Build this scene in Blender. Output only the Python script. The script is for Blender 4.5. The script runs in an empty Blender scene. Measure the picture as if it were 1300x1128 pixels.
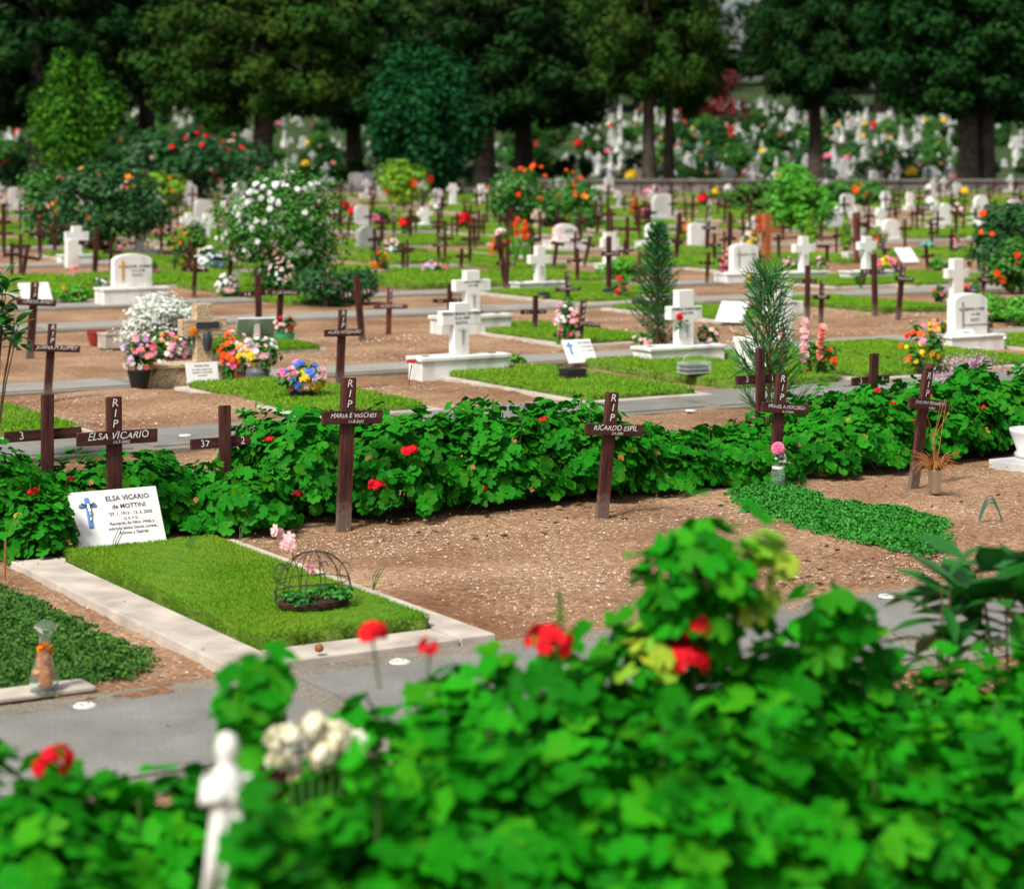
import bpy, bmesh, math, random
import numpy as np
from mathutils import Matrix, Vector
R = math.radians
sc = bpy.context.scene
COL = sc.collection
rnd = random.Random(7)

# ------------------------------------------------------------------ camera, sky, sun, exposure
F, H, YH = 2850.0, 1.62, 190.0            # focal length in photo pixels, eye height, horizon row
cd = bpy.data.cameras.new('camera')
cam = bpy.data.objects.new('camera', cd); COL.objects.link(cam)
cam.location = (0, 0, H); cam.rotation_euler = (R(90), 0, 0)
cd.sensor_width = 36; cd.lens = F*36/1300
cd.shift_y = -(564-YH)/1300
cd.clip_start = .1; cd.clip_end = 2000
cd.dof.use_dof = True; cd.dof.focus_distance = 9.9; cd.dof.aperture_fstop = 3.4
sc.camera = cam
w = bpy.data.worlds.new("World"); sc.world = w; w.use_nodes = True
nt = w.node_tree; bg = nt.nodes['Background']
sky = nt.nodes.new('ShaderNodeTexSky'); sky.sky_type = 'NISHITA'; sky.sun_disc = False
sky.sun_elevation = R(52); sky.sun_rotation = R(215); sky.air_density = 1.0; sky.dust_density = 4.0; sky.ozone_density = 1.0
hs_ = nt.nodes.new('ShaderNodeHueSaturation'); hs_.inputs['Saturation'].default_value = .45   # thin overcast greys the sky
nt.links.new(sky.outputs[0], hs_.inputs['Color']); nt.links.new(hs_.outputs[0], bg.inputs[0]); bg.inputs[1].default_value = .085
sl = bpy.data.lights.new('sun', 'SUN'); sl.energy = 2.9; sl.angle = R(11); sl.color = (1, .965, .91)
so = bpy.data.objects.new('sun', sl); COL.objects.link(so)
az, el = R(215), R(52)                    # the sun stands behind the camera's left shoulder
so.rotation_euler = Vector((math.sin(az)*math.cos(el), math.cos(az)*math.cos(el), math.sin(el))).to_track_quat('Z', 'Y').to_euler()
sc.view_settings.view_transform = 'Standard'; sc.view_settings.look = 'None'
sc.view_settings.exposure = .78; sc.view_settings.gamma = 1
sc.cycles.max_bounces = 6; sc.cycles.transparent_max_bounces = 8
sc.cycles.use_denoising = True

# ------------------------------------------------------------------ coordinates
ANG = R(31); CA, SA = math.cos(ANG), math.sin(ANG)      # the rows of graves run 31 degrees off the picture plane
def hill(X, Y):
    k = max(0.0, Y-112)
    return (k/120)**1.25*5.2
def G(x, y):                                # photo pixel of a point on the flat ground -> world
    Z = F*H/(y-YH); return (x-650)*Z/F, Z
def W(s, t): return s*CA-t*SA, s*SA+t*CA    # row coordinates -> world
def ST(X, Y): return X*CA+Y*SA, -X*SA+Y*CA
def XT(x, t):                               # on the row line t, at picture column x
    k = (x-650)/F; Z = t/(CA-k*SA); return k*Z, Z

# ------------------------------------------------------------------ materials
def mat(name, col, rough=.7, spec=.3, metal=0, col2=None, scale=8, bump=0, bscale=60, island=None, trans=0, coat=0, detail=4, dist=.002, fac=(.35,.65), stretch=None):
    m = bpy.data.materials.new(name); m.use_nodes = True
    n = m.node_tree.nodes; l = m.node_tree.links; p = n['Principled BSDF']
    p.inputs['Roughness'].default_value = rough; p.inputs['Metallic'].default_value = metal
    p.inputs['Specular IOR Level'].default_value = spec; p.inputs['Coat Weight'].default_value = coat
    p.inputs['Base Color'].default_value = (*col, 1)
    out = p.inputs['Base Color']; src = None
    if col2 is not None:
        tc = n.new('ShaderNodeTexCoord'); no = n.new('ShaderNodeTexNoise'); no.inputs['Scale'].default_value = scale
        no.inputs['Detail'].default_value = detail
        if stretch:
            mp = n.new('ShaderNodeMapping'); mp.inputs['Scale'].default_value = stretch
            l.new(tc.outputs['Object'], mp.inputs[0]); l.new(mp.outputs[0], no.inputs['Vector'])
        else: l.new(tc.outputs['Object'], no.inputs['Vector'])
        r = n.new('ShaderNodeValToRGB'); r.color_ramp.elements[0].position = fac[0]; r.color_ramp.elements[1].position = fac[1]
        r.color_ramp.elements[0].color = (*col, 1); r.color_ramp.elements[1].color = (*col2, 1)
        l.new(no.outputs['Fac'], r.inputs['Fac']); src = r.outputs['Color']
    if island:
        ge = n.new('ShaderNodeNewGeometry'); r = n.new('ShaderNodeValToRGB')
        e = r.color_ramp.elements
        while len(e) < len(island): e.new(.5)
        for i, (ps, c) in enumerate(island): e[i].position = ps; e[i].color = (*c, 1)
        l.new(ge.outputs['Random Per Island'], r.inputs['Fac'])
        if src is not None:
            mx = n.new('ShaderNodeMix'); mx.data_type = 'RGBA'; mx.inputs[0].default_value = .5
            l.new(src, mx.inputs[6]); l.new(r.outputs['Color'], mx.inputs[7]); src = mx.outputs[2]
        else: src = r.outputs['Color']
    if src is not None: l.new(src, out)
    if bump:
        tc = n.new('ShaderNodeTexCoord'); no = n.new('ShaderNodeTexNoise'); no.inputs['Scale'].default_value = bscale
        no.inputs['Detail'].default_value = 5
        l.new(tc.outputs['Object'], no.inputs['Vector'])
        b = n.new('ShaderNodeBump'); b.inputs['Strength'].default_value = bump; b.inputs['Distance'].default_value = dist
        l.new(no.outputs['Fac'], b.inputs['Height']); l.new(b.outputs['Normal'], p.inputs['Normal'])
    if trans:
        t = n.new('ShaderNodeBsdfTranslucent'); mx = n.new('ShaderNodeMixShader'); mx.inputs[0].default_value = trans
        if src is not None: l.new(src, t.inputs['Color'])
        else: t.inputs['Color'].default_value = (*col, 1)
        l.new(p.outputs[0], mx.inputs[1]); l.new(t.outputs[0], mx.inputs[2])
        l.new(mx.outputs[0], n['Material Output'].inputs['Surface'])
    return m
def isl(*c): return [(i/(len(c)-1) if len(c) > 1 else 0, x) for i, x in enumerate(c)]
MT = {}
MT['wood'] = mat('dark brown painted wood', (.032,.009,.008), .6, .2, col2=(.085,.030,.023), scale=6, detail=8, stretch=(.9,9,9), bump=.35, bscale=90)
MT['woodpost'] = mat('brown painted post, bare at the foot', (.032,.009,.008), .6, .2, col2=(.095,.034,.026), scale=6, detail=8, stretch=(9,9,.9), bump=.35, bscale=90)
def foot_wear(m):
    n = m.node_tree.nodes; l = m.node_tree.links; p = n['Principled BSDF']; src = p.inputs['Base Color'].links[0].from_socket
    tc = n.new('ShaderNodeTexCoord'); sx = n.new('ShaderNodeSeparateXYZ'); l.new(tc.outputs['Object'], sx.inputs[0])
    no = n.new('ShaderNodeTexNoise'); no.inputs['Scale'].default_value = 35; l.new(tc.outputs['Object'], no.inputs['Vector'])
    ad = n.new('ShaderNodeMath'); ad.operation = 'MULTIPLY_ADD'; ad.inputs[1].default_value = -.16; l.new(no.outputs[0], ad.inputs[0]); l.new(sx.outputs[2], ad.inputs[2])
    mr = n.new('ShaderNodeMapRange'); mr.inputs[1].default_value = -.04; mr.inputs[2].default_value = .04; mr.inputs[3].default_value = .85; mr.inputs[4].default_value = 0; l.new(ad.outputs[0], mr.inputs[0])
    mx = n.new('ShaderNodeMix'); mx.data_type = 'RGBA'; l.new(mr.outputs[0], mx.inputs[0]); l.new(src, mx.inputs[6]); mx.inputs[7].default_value = (.15,.11,.085,1); l.new(mx.outputs[2], p.inputs['Base Color'])
foot_wear(MT['woodpost'])
MT['wood_worn'] = mat('weathered brown wood', (.10,.06,.045), .8, .2, col2=(.20,.14,.10), scale=25, bump=.4, bscale=80)
MT['wood_red'] = mat('red brown painted wood', (.11,.028,.020), .55, .3, col2=(.17,.05,.035), scale=22, bump=.3, bscale=90)
MT['wood_orange'] = mat('varnished orange wood', (.38,.12,.035), .5, .35, col2=(.27,.08,.025), scale=15)
MT['paint'] = mat('white paint lettering', (.75,.75,.72), .7, .2)
MT['ink'] = mat('dark engraved lettering', (.06,.05,.055), .7, .2)
MT['white'] = mat('white marble', (.70,.69,.65), .65, .2, col2=(.33,.32,.27), scale=7, bump=.25, bscale=40, fac=(.5,.85), detail=10, stretch=(1,1,.45))
MT['whitepaint'] = mat('white masonry paint', (.69,.68,.63), .8, .15, col2=(.30,.285,.23), scale=7, bump=.3, bscale=45, fac=(.48,.82), detail=10, stretch=(1,1,.4))
MT['pinkstone'] = mat('pinkish stone', (.62,.45,.36), .8, .2, col2=(.5,.36,.3), scale=10)
MT['greystone'] = mat('grey rough stone', (.33,.33,.30), .85, .2, col2=(.22,.23,.20), scale=9, bump=.4, bscale=30)
MT['granite'] = mat('speckled tan granite', (.12,.075,.04), .5, .35, col2=(.62,.48,.30), scale=120, bump=.1, bscale=100, detail=2, fac=(.38,.55))
MT['marblegrey'] = mat('grey marble slab', (.62,.62,.60), .4, .4, col2=(.40,.41,.41), scale=4, detail=7)
MT['kerb'] = mat('pale concrete kerb', (.33,.285,.24), .9, .15, col2=(.50,.44,.37), scale=6, bump=.5, bscale=120, detail=8)
MT['black'] = mat('black plastic', (.012,.012,.013), .5, .3, bump=.2, bscale=40)
MT['darkstone'] = mat('dark polished stone', (.03,.035,.045), .35, .4)
MT['redpot'] = mat('red glazed clay', (.27,.028,.028), .5, .4, col2=(.20,.02,.022), scale=12)
MT['greypot'] = mat('grey glazed clay', (.07,.08,.085), .4, .4, col2=(.11,.12,.125), scale=14)
MT['greenpot'] = mat('green plastic', (.05,.30,.14), .5, .4)
MT['blue'] = mat('blue crucifix enamel', (.10,.22,.50), .5, .4)
MT['metal'] = mat('brushed aluminium', (.6,.62,.64), .3, .5, metal=1)
MT['wire'] = mat('rusty dark wire', (.035,.028,.025), .7, .3)
MT['wirelight'] = mat('pale galvanised wire', (.42,.47,.46), .5, .3)
MT['wiregreen'] = mat('green coated wire', (.03,.12,.08), .5, .3)
MT['bark'] = mat('grey brown bark', (.045,.036,.028), .95, .1, col2=(.105,.085,.068), scale=3, bump=1, bscale=7, dist=.08)
MT['stem'] = mat('green stem', (.05,.13,.02), .6, .3)
MT['stembrown'] = mat('brown stem', (.10,.055,.03), .8, .2)
MT['asphalt'] = mat('dark asphalt', (.05,.05,.05), .9, .2, col2=(.075,.073,.07), scale=3)
MT['lowwall'] = mat('grey low wall', (.12,.115,.10), .9, .2, col2=(.18,.17,.15), scale=2)
MT['geranium'] = mat('geranium leaf', (.012,.18,.006), .6, .07, col2=(.006,.10,.004), scale=3, trans=.22,
    island=isl((.006,.09,.006), (.010,.17,.006), (.014,.22,.006), (.03,.31,.010), (.06,.22,.010), (.006,.07,.005)))
MT['geranium_near'] = mat('fresh geranium leaf', (.012,.22,.004), .6, .07, col2=(.008,.13,.006), scale=5, trans=.36,
    island=isl((.005,.12,.004), (.012,.28,.005), (.022,.42,.007), (.007,.17,.004), (.09,.44,.008), (.035,.52,.009), (.005,.10,.003)))
MT['leaf_yellow'] = mat('yellowing leaf', (.5,.35,.02), .6, .2, trans=.2, island=isl((.42,.20,.015), (.26,.26,.02), (.30,.10,.03)))
MT['leaf_lime'] = mat('lime leaf', (.2,.4,.02), .6, .2, trans=.25, island=isl((.16,.40,.02), (.30,.46,.03), (.42,.45,.03)))
MT['leaf_brown'] = mat('dry brown leaf', (.2,.08,.03), .8, .1, island=isl((.20,.07,.03), (.30,.13,.05), (.12,.05,.02)))
MT['broad'] = mat('dark glossy leaf', (.015,.07,.015), .35, .5, trans=.15, island=isl((.008,.07,.010), (.014,.12,.012), (.03,.20,.015)))
MT['slopestone'] = mat('weathered pale stone', (.42,.42,.40), .85, .1, col2=(.62,.61,.58), scale=1.5)
MT['slope_leaf'] = mat('dull slope foliage', (.012,.06,.010), .8, .05, trans=.08, island=isl((.008,.035,.006), (.012,.06,.010), (.025,.085,.012)))
MT['grass'] = mat('clipped grass', (.07,.22,.008), .7, .06, col2=(.22,.31,.03), scale=2.2, trans=.2, island=isl((.06,.22,.006), (.11,.33,.008), (.16,.38,.010), (.27,.38,.05)))
MT['grassbase'] = mat('grass thatch', (.06,.15,.010), .9, .1, col2=(.12,.22,.02), scale=30, bump=.6, bscale=150, dist=.01)
MT['lawnside'] = mat('lawn edge', (.06,.10,.015), .95, .05, col2=(.12,.19,.03), scale=40, bump=.8, bscale=100, dist=.01)
MT['cover'] = mat('small leaved ground cover', (.03,.2,.03), .6, .25, trans=.15, island=isl((.02,.14,.018), (.03,.22,.02), (.05,.30,.025)))
MT['cover_olive'] = mat('dull ground cover', (.05,.13,.02), .7, .2, trans=.15, island=isl((.03,.09,.015), (.05,.15,.02), (.08,.20,.025)))
MT['silver'] = mat('silver leaf', (.45,.50,.42), .8, .2, trans=.1, island=isl((.38,.45,.36), (.62,.66,.58), (.78,.80,.74)))
MT['shrub_dark'] = mat('dark shrub leaf', (.012,.07,.014), .55, .3, trans=.12, island=isl((.008,.045,.010), (.012,.075,.012), (.02,.11,.014)))
MT['shrub_mid'] = mat('mid green leaf', (.03,.14,.015), .55, .3, trans=.2, island=isl((.02,.10,.012), (.035,.16,.014), (.06,.23,.02)))
MT['shrub_bright'] = mat('bright green leaf', (.06,.28,.015), .55, .3, trans=.25, island=isl((.04,.22,.012), (.07,.32,.015), (.12,.42,.03)))
MT['shrub_lime'] = mat('yellow green leaf', (.12,.3,.015), .55, .3, trans=.25, island=isl((.08,.24,.012), (.16,.36,.015), (.26,.42,.02)))
MT['tree_round'] = mat('blue green foliage', (.006,.05,.014), .8, .05, trans=.1, island=isl((.003,.025,.007), (.006,.055,.014), (.014,.09,.024)))
MT['tree_std'] = mat('light tree foliage', (.03,.12,.006), .7, .08, trans=.2, island=isl((.015,.07,.005), (.03,.13,.006), (.07,.22,.010)))
def treemat(name, a, b, c, trans=.08):
    return mat(name, a, .9, .02, col2=b, scale=.35, detail=3, trans=trans, island=isl(tuple(x*.7 for x in a), a, c), fac=(.42,.6))
MT['cyp_a'] = treemat('dark cypress foliage', (.008,.034,.009), (.024,.046,.010), (.024,.070,.014))
MT['cyp_b'] = treemat('olive cypress foliage', (.014,.050,.008), (.042,.062,.009), (.040,.105,.014))
MT['cyp_c'] = treemat('deep green foliage', (.007,.034,.008), (.017,.048,.009), (.020,.070,.013))
MT['gold'] = mat('gilt figure', (.55,.28,.03), .5, .4)
MT['dried'] = mat('dried plant', (.30,.12,.04), .9, .1, island=isl((.22,.08,.03), (.42,.20,.07), (.30,.13,.04)))
def petal(name, *cols): MT[name] = mat(name+' petals', cols[0], .7, .08, trans=.2, island=isl(*cols))
petal('red', (.70,.012,.02), (.85,.02,.03), (.55,.008,.02))
petal('darkred', (.20,.006,.015), (.30,.01,.02))
petal('scarlet', (.85,.06,.015), (.9,.14,.02), (.7,.03,.01))
petal('pink', (.80,.16,.33), (.85,.32,.45), (.75,.08,.25))
petal('palepink', (.82,.48,.48), (.85,.62,.58), (.80,.36,.40))
petal('salmon', (.85,.25,.19), (.88,.40,.30), (.80,.16,.14))
petal('yellow', (.85,.58,.02), (.88,.66,.05), (.80,.45,.01))
petal('orange', (.88,.32,.01), (.85,.22,.01), (.88,.42,.04))
petal('whitef', (.82,.82,.78), (.86,.86,.84), (.72,.74,.70))
petal('cream', (.84,.80,.58), (.86,.84,.70), (.80,.72,.45))
petal('purple', (.30,.12,.42), (.42,.22,.55), (.2,.08,.32))
petal('lilac', (.56,.38,.62), (.68,.50,.70), (.45,.25,.52))
petal('bluef', (.06,.14,.62), (.1,.25,.70), (.05,.1,.5))
petal('mauve', (.42,.24,.36), (.52,.34,.42))
def glassmat():
    m = bpy.data.materials.new('clear glass'); m.use_nodes = True; p = m.node_tree.nodes['Principled BSDF']
    p.inputs['Transmission Weight'].default_value = .95; p.inputs['Roughness'].default_value = .05
    p.inputs['Base Color'].default_value = (.90,.96,.93,1); p.inputs['IOR'].default_value = 1.08
    return m
MT['glass'] = glassmat()

# dirt: brown earth with pale stone chips
def dirtmat():
    m = bpy.data.materials.new('brown earth with pale chips'); m.use_nodes = True
    n = m.node_tree.nodes; l = m.node_tree.links; p = n['Principled BSDF']; p.inputs['Roughness'].default_value = .95
    p.inputs['Specular IOR Level'].default_value = .15
    tc = n.new('ShaderNodeTexCoord')
    a = n.new('ShaderNodeTexNoise'); a.inputs['Scale'].default_value = 1.1; a.inputs['Detail'].default_value = 8
    b = n.new('ShaderNodeTexNoise'); b.inputs['Scale'].default_value = 38; b.inputs['Detail'].default_value = 6
    v = n.new('ShaderNodeTexVoronoi'); v.inputs['Scale'].default_value = 95
    for x in (a, b, v): l.new(tc.outputs['Object'], x.inputs['Vector'])
    r = n.new('ShaderNodeValToRGB'); e = r.color_ramp.elements
    e[0].position = .3; e[0].color = (.16,.080,.040,1); e[1].position = .72; e[1].color = (.345,.225,.135,1)
    l.new(a.outputs['Fac'], r.inputs['Fac'])
    r2 = n.new('ShaderNodeValToRGB'); r2.color_ramp.elements[0].color = (.55,.54,.52,1); r2.color_ramp.elements[1].color = (1.35,1.3,1.25,1)
    r2.color_ramp.elements[0].position = .3; r2.color_ramp.elements[1].position = .7
    l.new(b.outputs['Fac'], r2.inputs['Fac'])
    mu = n.new('ShaderNodeMix'); mu.data_type = 'RGBA'; mu.blend_type = 'MULTIPLY'; mu.inputs[0].default_value = 1
    l.new(r.outputs[0], mu.inputs[6]); l.new(r2.outputs[0], mu.inputs[7])
    # chips: cells whose random value is high, in patches
    sp = n.new('ShaderNodeSeparateColor'); l.new(v.outputs['Color'], sp.inputs[0])
    pa = n.new('ShaderNodeTexNoise'); pa.inputs['Scale'].default_value = 2.2; pa.inputs['Detail'].default_value = 3; l.new(tc.outputs['Object'], pa.inputs['Vector'])
    th = n.new('ShaderNodeMapRange'); th.inputs[1].default_value = .35; th.inputs[2].default_value = .7; th.inputs[3].default_value = .985; th.inputs[4].default_value = .84
    l.new(pa.outputs['Fac'], th.inputs[0])
    gt = n.new('ShaderNodeMath'); gt.operation = 'GREATER_THAN'; l.new(sp.outputs[0], gt.inputs[0]); l.new(th.outputs[0], gt.inputs[1])
    d = n.new('ShaderNodeMath'); d.operation = 'LESS_THAN'; d.inputs[1].default_value = .42; l.new(v.outputs['Distance'], d.inputs[0])
    an = n.new('ShaderNodeMath'); an.operation = 'MULTIPLY'; l.new(gt.outputs[0], an.inputs[0]); l.new(d.outputs[0], an.inputs[1])
    mx = n.new('ShaderNodeMix'); mx.data_type = 'RGBA'; l.new(an.outputs[0], mx.inputs[0]); l.new(mu.outputs[2], mx.inputs[6]); mx.inputs[7].default_value = (.56,.42,.31,1)
    sx = n.new('ShaderNodeSeparateXYZ'); l.new(tc.outputs['Object'], sx.inputs[0])
    mr = n.new('ShaderNodeMapRange'); mr.inputs[1].default_value = 92; mr.inputs[2].default_value = 98; l.new(sx.outputs[1], mr.inputs[0])
    gr = n.new('ShaderNodeValToRGB'); gr.color_ramp.elements[0].color = (.018,.05,.010,1); gr.color_ramp.elements[1].color = (.10,.085,.05,1)
    gr.color_ramp.elements[0].position = .5; gr.color_ramp.elements[1].position = .7
    l.new(a.outputs['Fac'], gr.inputs['Fac'])
    m2 = n.new('ShaderNodeMix'); m2.data_type = 'RGBA'; l.new(mr.outputs[0], m2.inputs[0]); l.new(mx.outputs[2], m2.inputs[6]); l.new(gr.outputs[0], m2.inputs[7])
    l.new(m2.outputs[2], p.inputs['Base Color'])
    bu = n.new('ShaderNodeBump'); bu.inputs['Strength'].default_value = .8; bu.inputs['Distance'].default_value = .012
    l.new(b.outputs['Fac'], bu.inputs['Height']); l.new(bu.outputs[0], p.inputs['Normal'])
    return m
MT['dirt'] = dirtmat()
def slabmat(name, base, base2, chip):
    m = bpy.data.materials.new(name); m.use_nodes = True
    n = m.node_tree.nodes; l = m.node_tree.links; p = n['Principled BSDF']; p.inputs['Roughness'].default_value = .85
    p.inputs['Specular IOR Level'].default_value = .2
    tc = n.new('ShaderNodeTexCoord')
    a = n.new('ShaderNodeTexNoise'); a.inputs['Scale'].default_value = 2.6; a.inputs['Detail'].default_value = 10; a.inputs['Roughness'].default_value = .65
    v = n.new('ShaderNodeTexNoise'); v.inputs['Scale'].default_value = 140; v.inputs['Detail'].default_value = 2
    for x in (a, v): l.new(tc.outputs['Object'], x.inputs['Vector'])
    r = n.new('ShaderNodeValToRGB'); r.color_ramp.elements[0].position = .3; r.color_ramp.elements[1].position = .7
    r.color_ramp.elements[0].color = (*base, 1); r.color_ramp.elements[1].color = (*base2, 1); l.new(a.outputs['Fac'], r.inputs['Fac'])
    r2 = n.new('ShaderNodeMapRange'); r2.inputs[1].default_value = .5; r2.inputs[2].default_value = .68; r2.inputs[3].default_value = 0; r2.inputs[4].default_value = .75
    l.new(v.outputs['Fac'], r2.inputs[0])
    mx = n.new('ShaderNodeMix'); mx.data_type = 'RGBA'; l.new(r2.outputs[0], mx.inputs[0]); l.new(r.outputs[0], mx.inputs[6]); mx.inputs[7].default_value = (*chip, 1)
    l.new(mx.outputs[2], p.inputs['Base Color'])
    bu = n.new('ShaderNodeBump'); bu.inputs['Strength'].default_value = .6; bu.inputs['Distance'].default_value = .004
    l.new(v.outputs['Fac'], bu.inputs['Height']); l.new(bu.outputs[0], p.inputs['Normal'])
    return m
MT['slab'] = slabmat('grey concrete slab', (.14,.137,.122), (.25,.242,.215), (.10,.095,.085))
MT['slabfar'] = slabmat('warm grey concrete', (.21,.195,.17), (.32,.29,.255), (.17,.15,.13))
MT['pebble'] = slabmat('washed pebble strip', (.12,.105,.08), (.20,.175,.135), (.36,.32,.25))

# ------------------------------------------------------------------ mesh helpers
class MB:
    def __init__(s): s.v = []; s.f = []; s.m = []
    def add(s, v, f, mi=0):
        o = len(s.v); s.v += [tuple(p) for p in v]; s.f += [tuple(i+o for i in q) for q in f]; s.m += [mi]*len(f); return s
    def box(s, x0, x1, y0, y1, z0, z1, mi=0, top=None):
        tx = top or 0
        v = [(x0,y0,z0),(x1,y0,z0),(x1,y1,z0),(x0,y1,z0),(x0+tx,y0+tx,z1),(x1-tx,y0+tx,z1),(x1-tx,y1-tx,z1),(x0+tx,y1-tx,z1)]
        return s.add(v, [(0,3,2,1),(4,5,6,7),(0,1,5,4),(1,2,6,5),(2,3,7,6),(3,0,4,7)], mi)
    def prism(s, prof, y0, y1, mi=0):       # profile in x,z extruded along y
        n = len(prof); v = [(x,y0,z) for x,z in prof]+[(x,y1,z) for x,z in prof]
        f = [tuple(range(n)), tuple(range(2*n-1, n-1, -1))]+[((i+1)%n, i, n+i, n+(i+1)%n) for i in range(n)]
        return s.add(v, f, mi)
    def lathe(s, prof, n=20, c=(0,0,0), mi=0):
        v = []; f = []
        for r, z in prof:
            for k in range(n): a = 2*math.pi*k/n; v.append((c[0]+r*math.cos(a), c[1]+r*math.sin(a), c[2]+z))
        for i in range(len(prof)-1):
            for k in range(n): f.append((i*n+k, i*n+(k+1)%n, (i+1)*n+(k+1)%n, (i+1)*n+k))
        return s.add(v, f, mi)
    def tube(s, pts, rad, n=6, mi=0):
        pts = [Vector(p) for p in pts]
        if not hasattr(rad, '__len__'): rad = [rad]*len(pts)
        v = []; f = []
        for i, p in enumerate(pts):
            d = (pts[min(i+1, len(pts)-1)]-pts[max(i-1, 0)]).normalized()
            a = d.cross(Vector((0,0,1)));
            if a.length < .05: a = d.cross(Vector((1,0,0)))
            a.normalize(); b = d.cross(a)
            for k in range(n):
                t = 2*math.pi*k/n; v.append(p+(a*math.cos(t)+b*math.sin(t))*rad[i])
        for i in range(len(pts)-1):
            for k in range(n): f.append((i*n+k, i*n+(k+1)%n, (i+1)*n+(k+1)%n, (i+1)*n+k))
        f.append(tuple(range(n))[::-1]); f.append(tuple((len(pts)-1)*n+k for k in range(n)))
        return s.add(v, f, mi)
    def mesh(s, name, mats, bevel=0, smooth=False):
        me = bpy.data.meshes.new(name); me.from_pydata(s.v, [], s.f)
        for m in (mats if isinstance(mats, (list, tuple)) else [mats]): me.materials.append(MT[m] if isinstance(m, str) else m)
        if any(s.m): me.polygons.foreach_set('material_index', s.m)
        bm = bmesh.new(); bm.from_mesh(me)
        bmesh.ops.recalc_face_normals(bm, faces=bm.faces)
        if bevel: bmesh.ops.bevel(bm, geom=[e for e in bm.edges if e.calc_face_angle(0) > .5], offset=bevel, segments=2, affect='EDGES', profile=.6)
        bm.to_mesh(me); bm.free()
        if smooth: me.polygons.foreach_set('use_smooth', [True]*len(me.polygons))
        me.update(); return me
    def build(s, name, mats, parent=None, bevel=0, smooth=False, loc=None):
        return put(name, s.mesh(name, mats, bevel, smooth), parent, loc)
def put(name, me, parent=None, loc=None, rz=0, scale=None):
    o = bpy.data.objects.new(name, me); COL.objects.link(o)
    if parent is not None: o.parent = parent
    if loc is not None: o.location = loc
    o.rotation_euler.z = rz
    if scale is not None: o.scale = scale if hasattr(scale, '__len__') else (scale,)*3
    return o
def npmesh(name, V, T, mats, MI=None, smooth=False):
    V = np.ascontiguousarray(V, dtype=np.float32); T = np.ascontiguousarray(T, dtype=np.int32)
    me = bpy.data.meshes.new(name); n = len(T); k = T.shape[1]
    me.vertices.add(len(V)); me.vertices.foreach_set('co', V.ravel())
    me.loops.add(n*k); me.loops.foreach_set('vertex_index', T.ravel())
    me.polygons.add(n); me.polygons.foreach_set('loop_start', np.arange(0, n*k, k, dtype=np.int32))
    for m in (mats if isinstance(mats, (list, tuple)) else [mats]): me.materials.append(MT[m])
    if MI is not None: me.polygons.foreach_set('material_index', np.ascontiguousarray(MI, dtype=np.int32))
    if smooth: me.polygons.foreach_set('use_smooth', np.ones(n, dtype=bool))
    me.update(calc_edges=True); return me
def tag(o, label, cat, group=None, kind=None):
    if label: o['label'] = label
    if cat: o['category'] = cat
    if group: o['group'] = group
    if kind: o['kind'] = kind
    return o
def thing(name, label, cat, loc, rz=ANG, group=None, scale=None):
    o = bpy.data.objects.new(name, None); COL.objects.link(o); o.empty_display_size = .1
    o.location = loc; o.rotation_euler.z = rz
    if scale: o.scale = (scale,)*3
    return tag(o, label, cat, group)
def copy_thing(o, loc, rz, label=None, group=None, scale=None):
    r = o.copy(); COL.objects.link(r); r.location = loc; r.rotation_euler.z = rz
    if scale: r.scale = (scale,)*3
    if label: r['label'] = label
    if group: r['group'] = group
    for ch in o.children:
        c = ch.copy(); COL.objects.link(c); c.parent = r
        for g in ch.children:
            d = g.copy(); COL.objects.link(d); d.parent = c
    return r
def frames(N, D, rs):                         # rotation matrices whose third axis is D, random spin
    D = D/np.linalg.norm(D, axis=1, keepdims=True)
    a = rs.normal(size=(N,3)); a -= (a*D).sum(1, keepdims=True)*D; a /= np.linalg.norm(a, axis=1, keepdims=True)
    b = np.cross(D, a); return np.stack([a, b, D], axis=2)
def scatter(tv, tf, P, M, S):
    n = len(P); k = len(tv); S = np.asarray(S, float); S = np.full((n,1), float(S)) if S.ndim == 0 else S
    V = np.einsum('nij,kj->nki', M, tv)*S.reshape(n,1,-1)+P[:,None,:]
    T = tf[None]+(np.arange(n)*k)[:,None,None]
    return V.reshape(-1,3), T.reshape(-1, tf.shape[1])
# leaf and petal templates
def geranium_leaf(lobes=7, per=3, hi=True):
    n = lobes*per; v = [(0,0,-.12)]
    for k in range(n):
        a = 2*math.pi*(k+.5)/n*.94+.19
        r = 1.0-(.17 if k % per == 0 else 0)-(.03 if k % per == 2 else 0)
        if k in (0, n-1): r *= .8
        v.append((r*math.cos(a), r*math.sin(a), .10*math.sin(a*3)+.05*(k % 2)))
    m = len(v)
    for k in range(n):
        x, y, z = v[1+k]; v.append((x*.55, y*.55, .03 if k % per else -.07))
    f = []
    for k in range(n):
        if k == n-1: continue
        a, b = 1+k, 1+(k+1) % n; c, d = m+k, m+(k+1) % n
        f += [(0,c,d),(c,a,b),(c,b,d)]
    return np.array(v, float), np.array(f)
GL = geranium_leaf()
QUAD = (np.array([(-.5,-.5,0),(.5,-.42,.12),(.42,.5,0),(-.42,.4,.1)], float), np.array([(0,1,2),(0,2,3)]))
OVAL = (np.array([(0,-1,0),(.34,-.35,.1),(.36,.3,.08),(0,1,-.16),(-.36,.3,.08),(-.34,-.35,.1),(0,0,0)], float), np.array([(6,0,1),(6,1,2),(6,2,3),(6,3,4),(6,4,5),(6,5,0)]))
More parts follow.
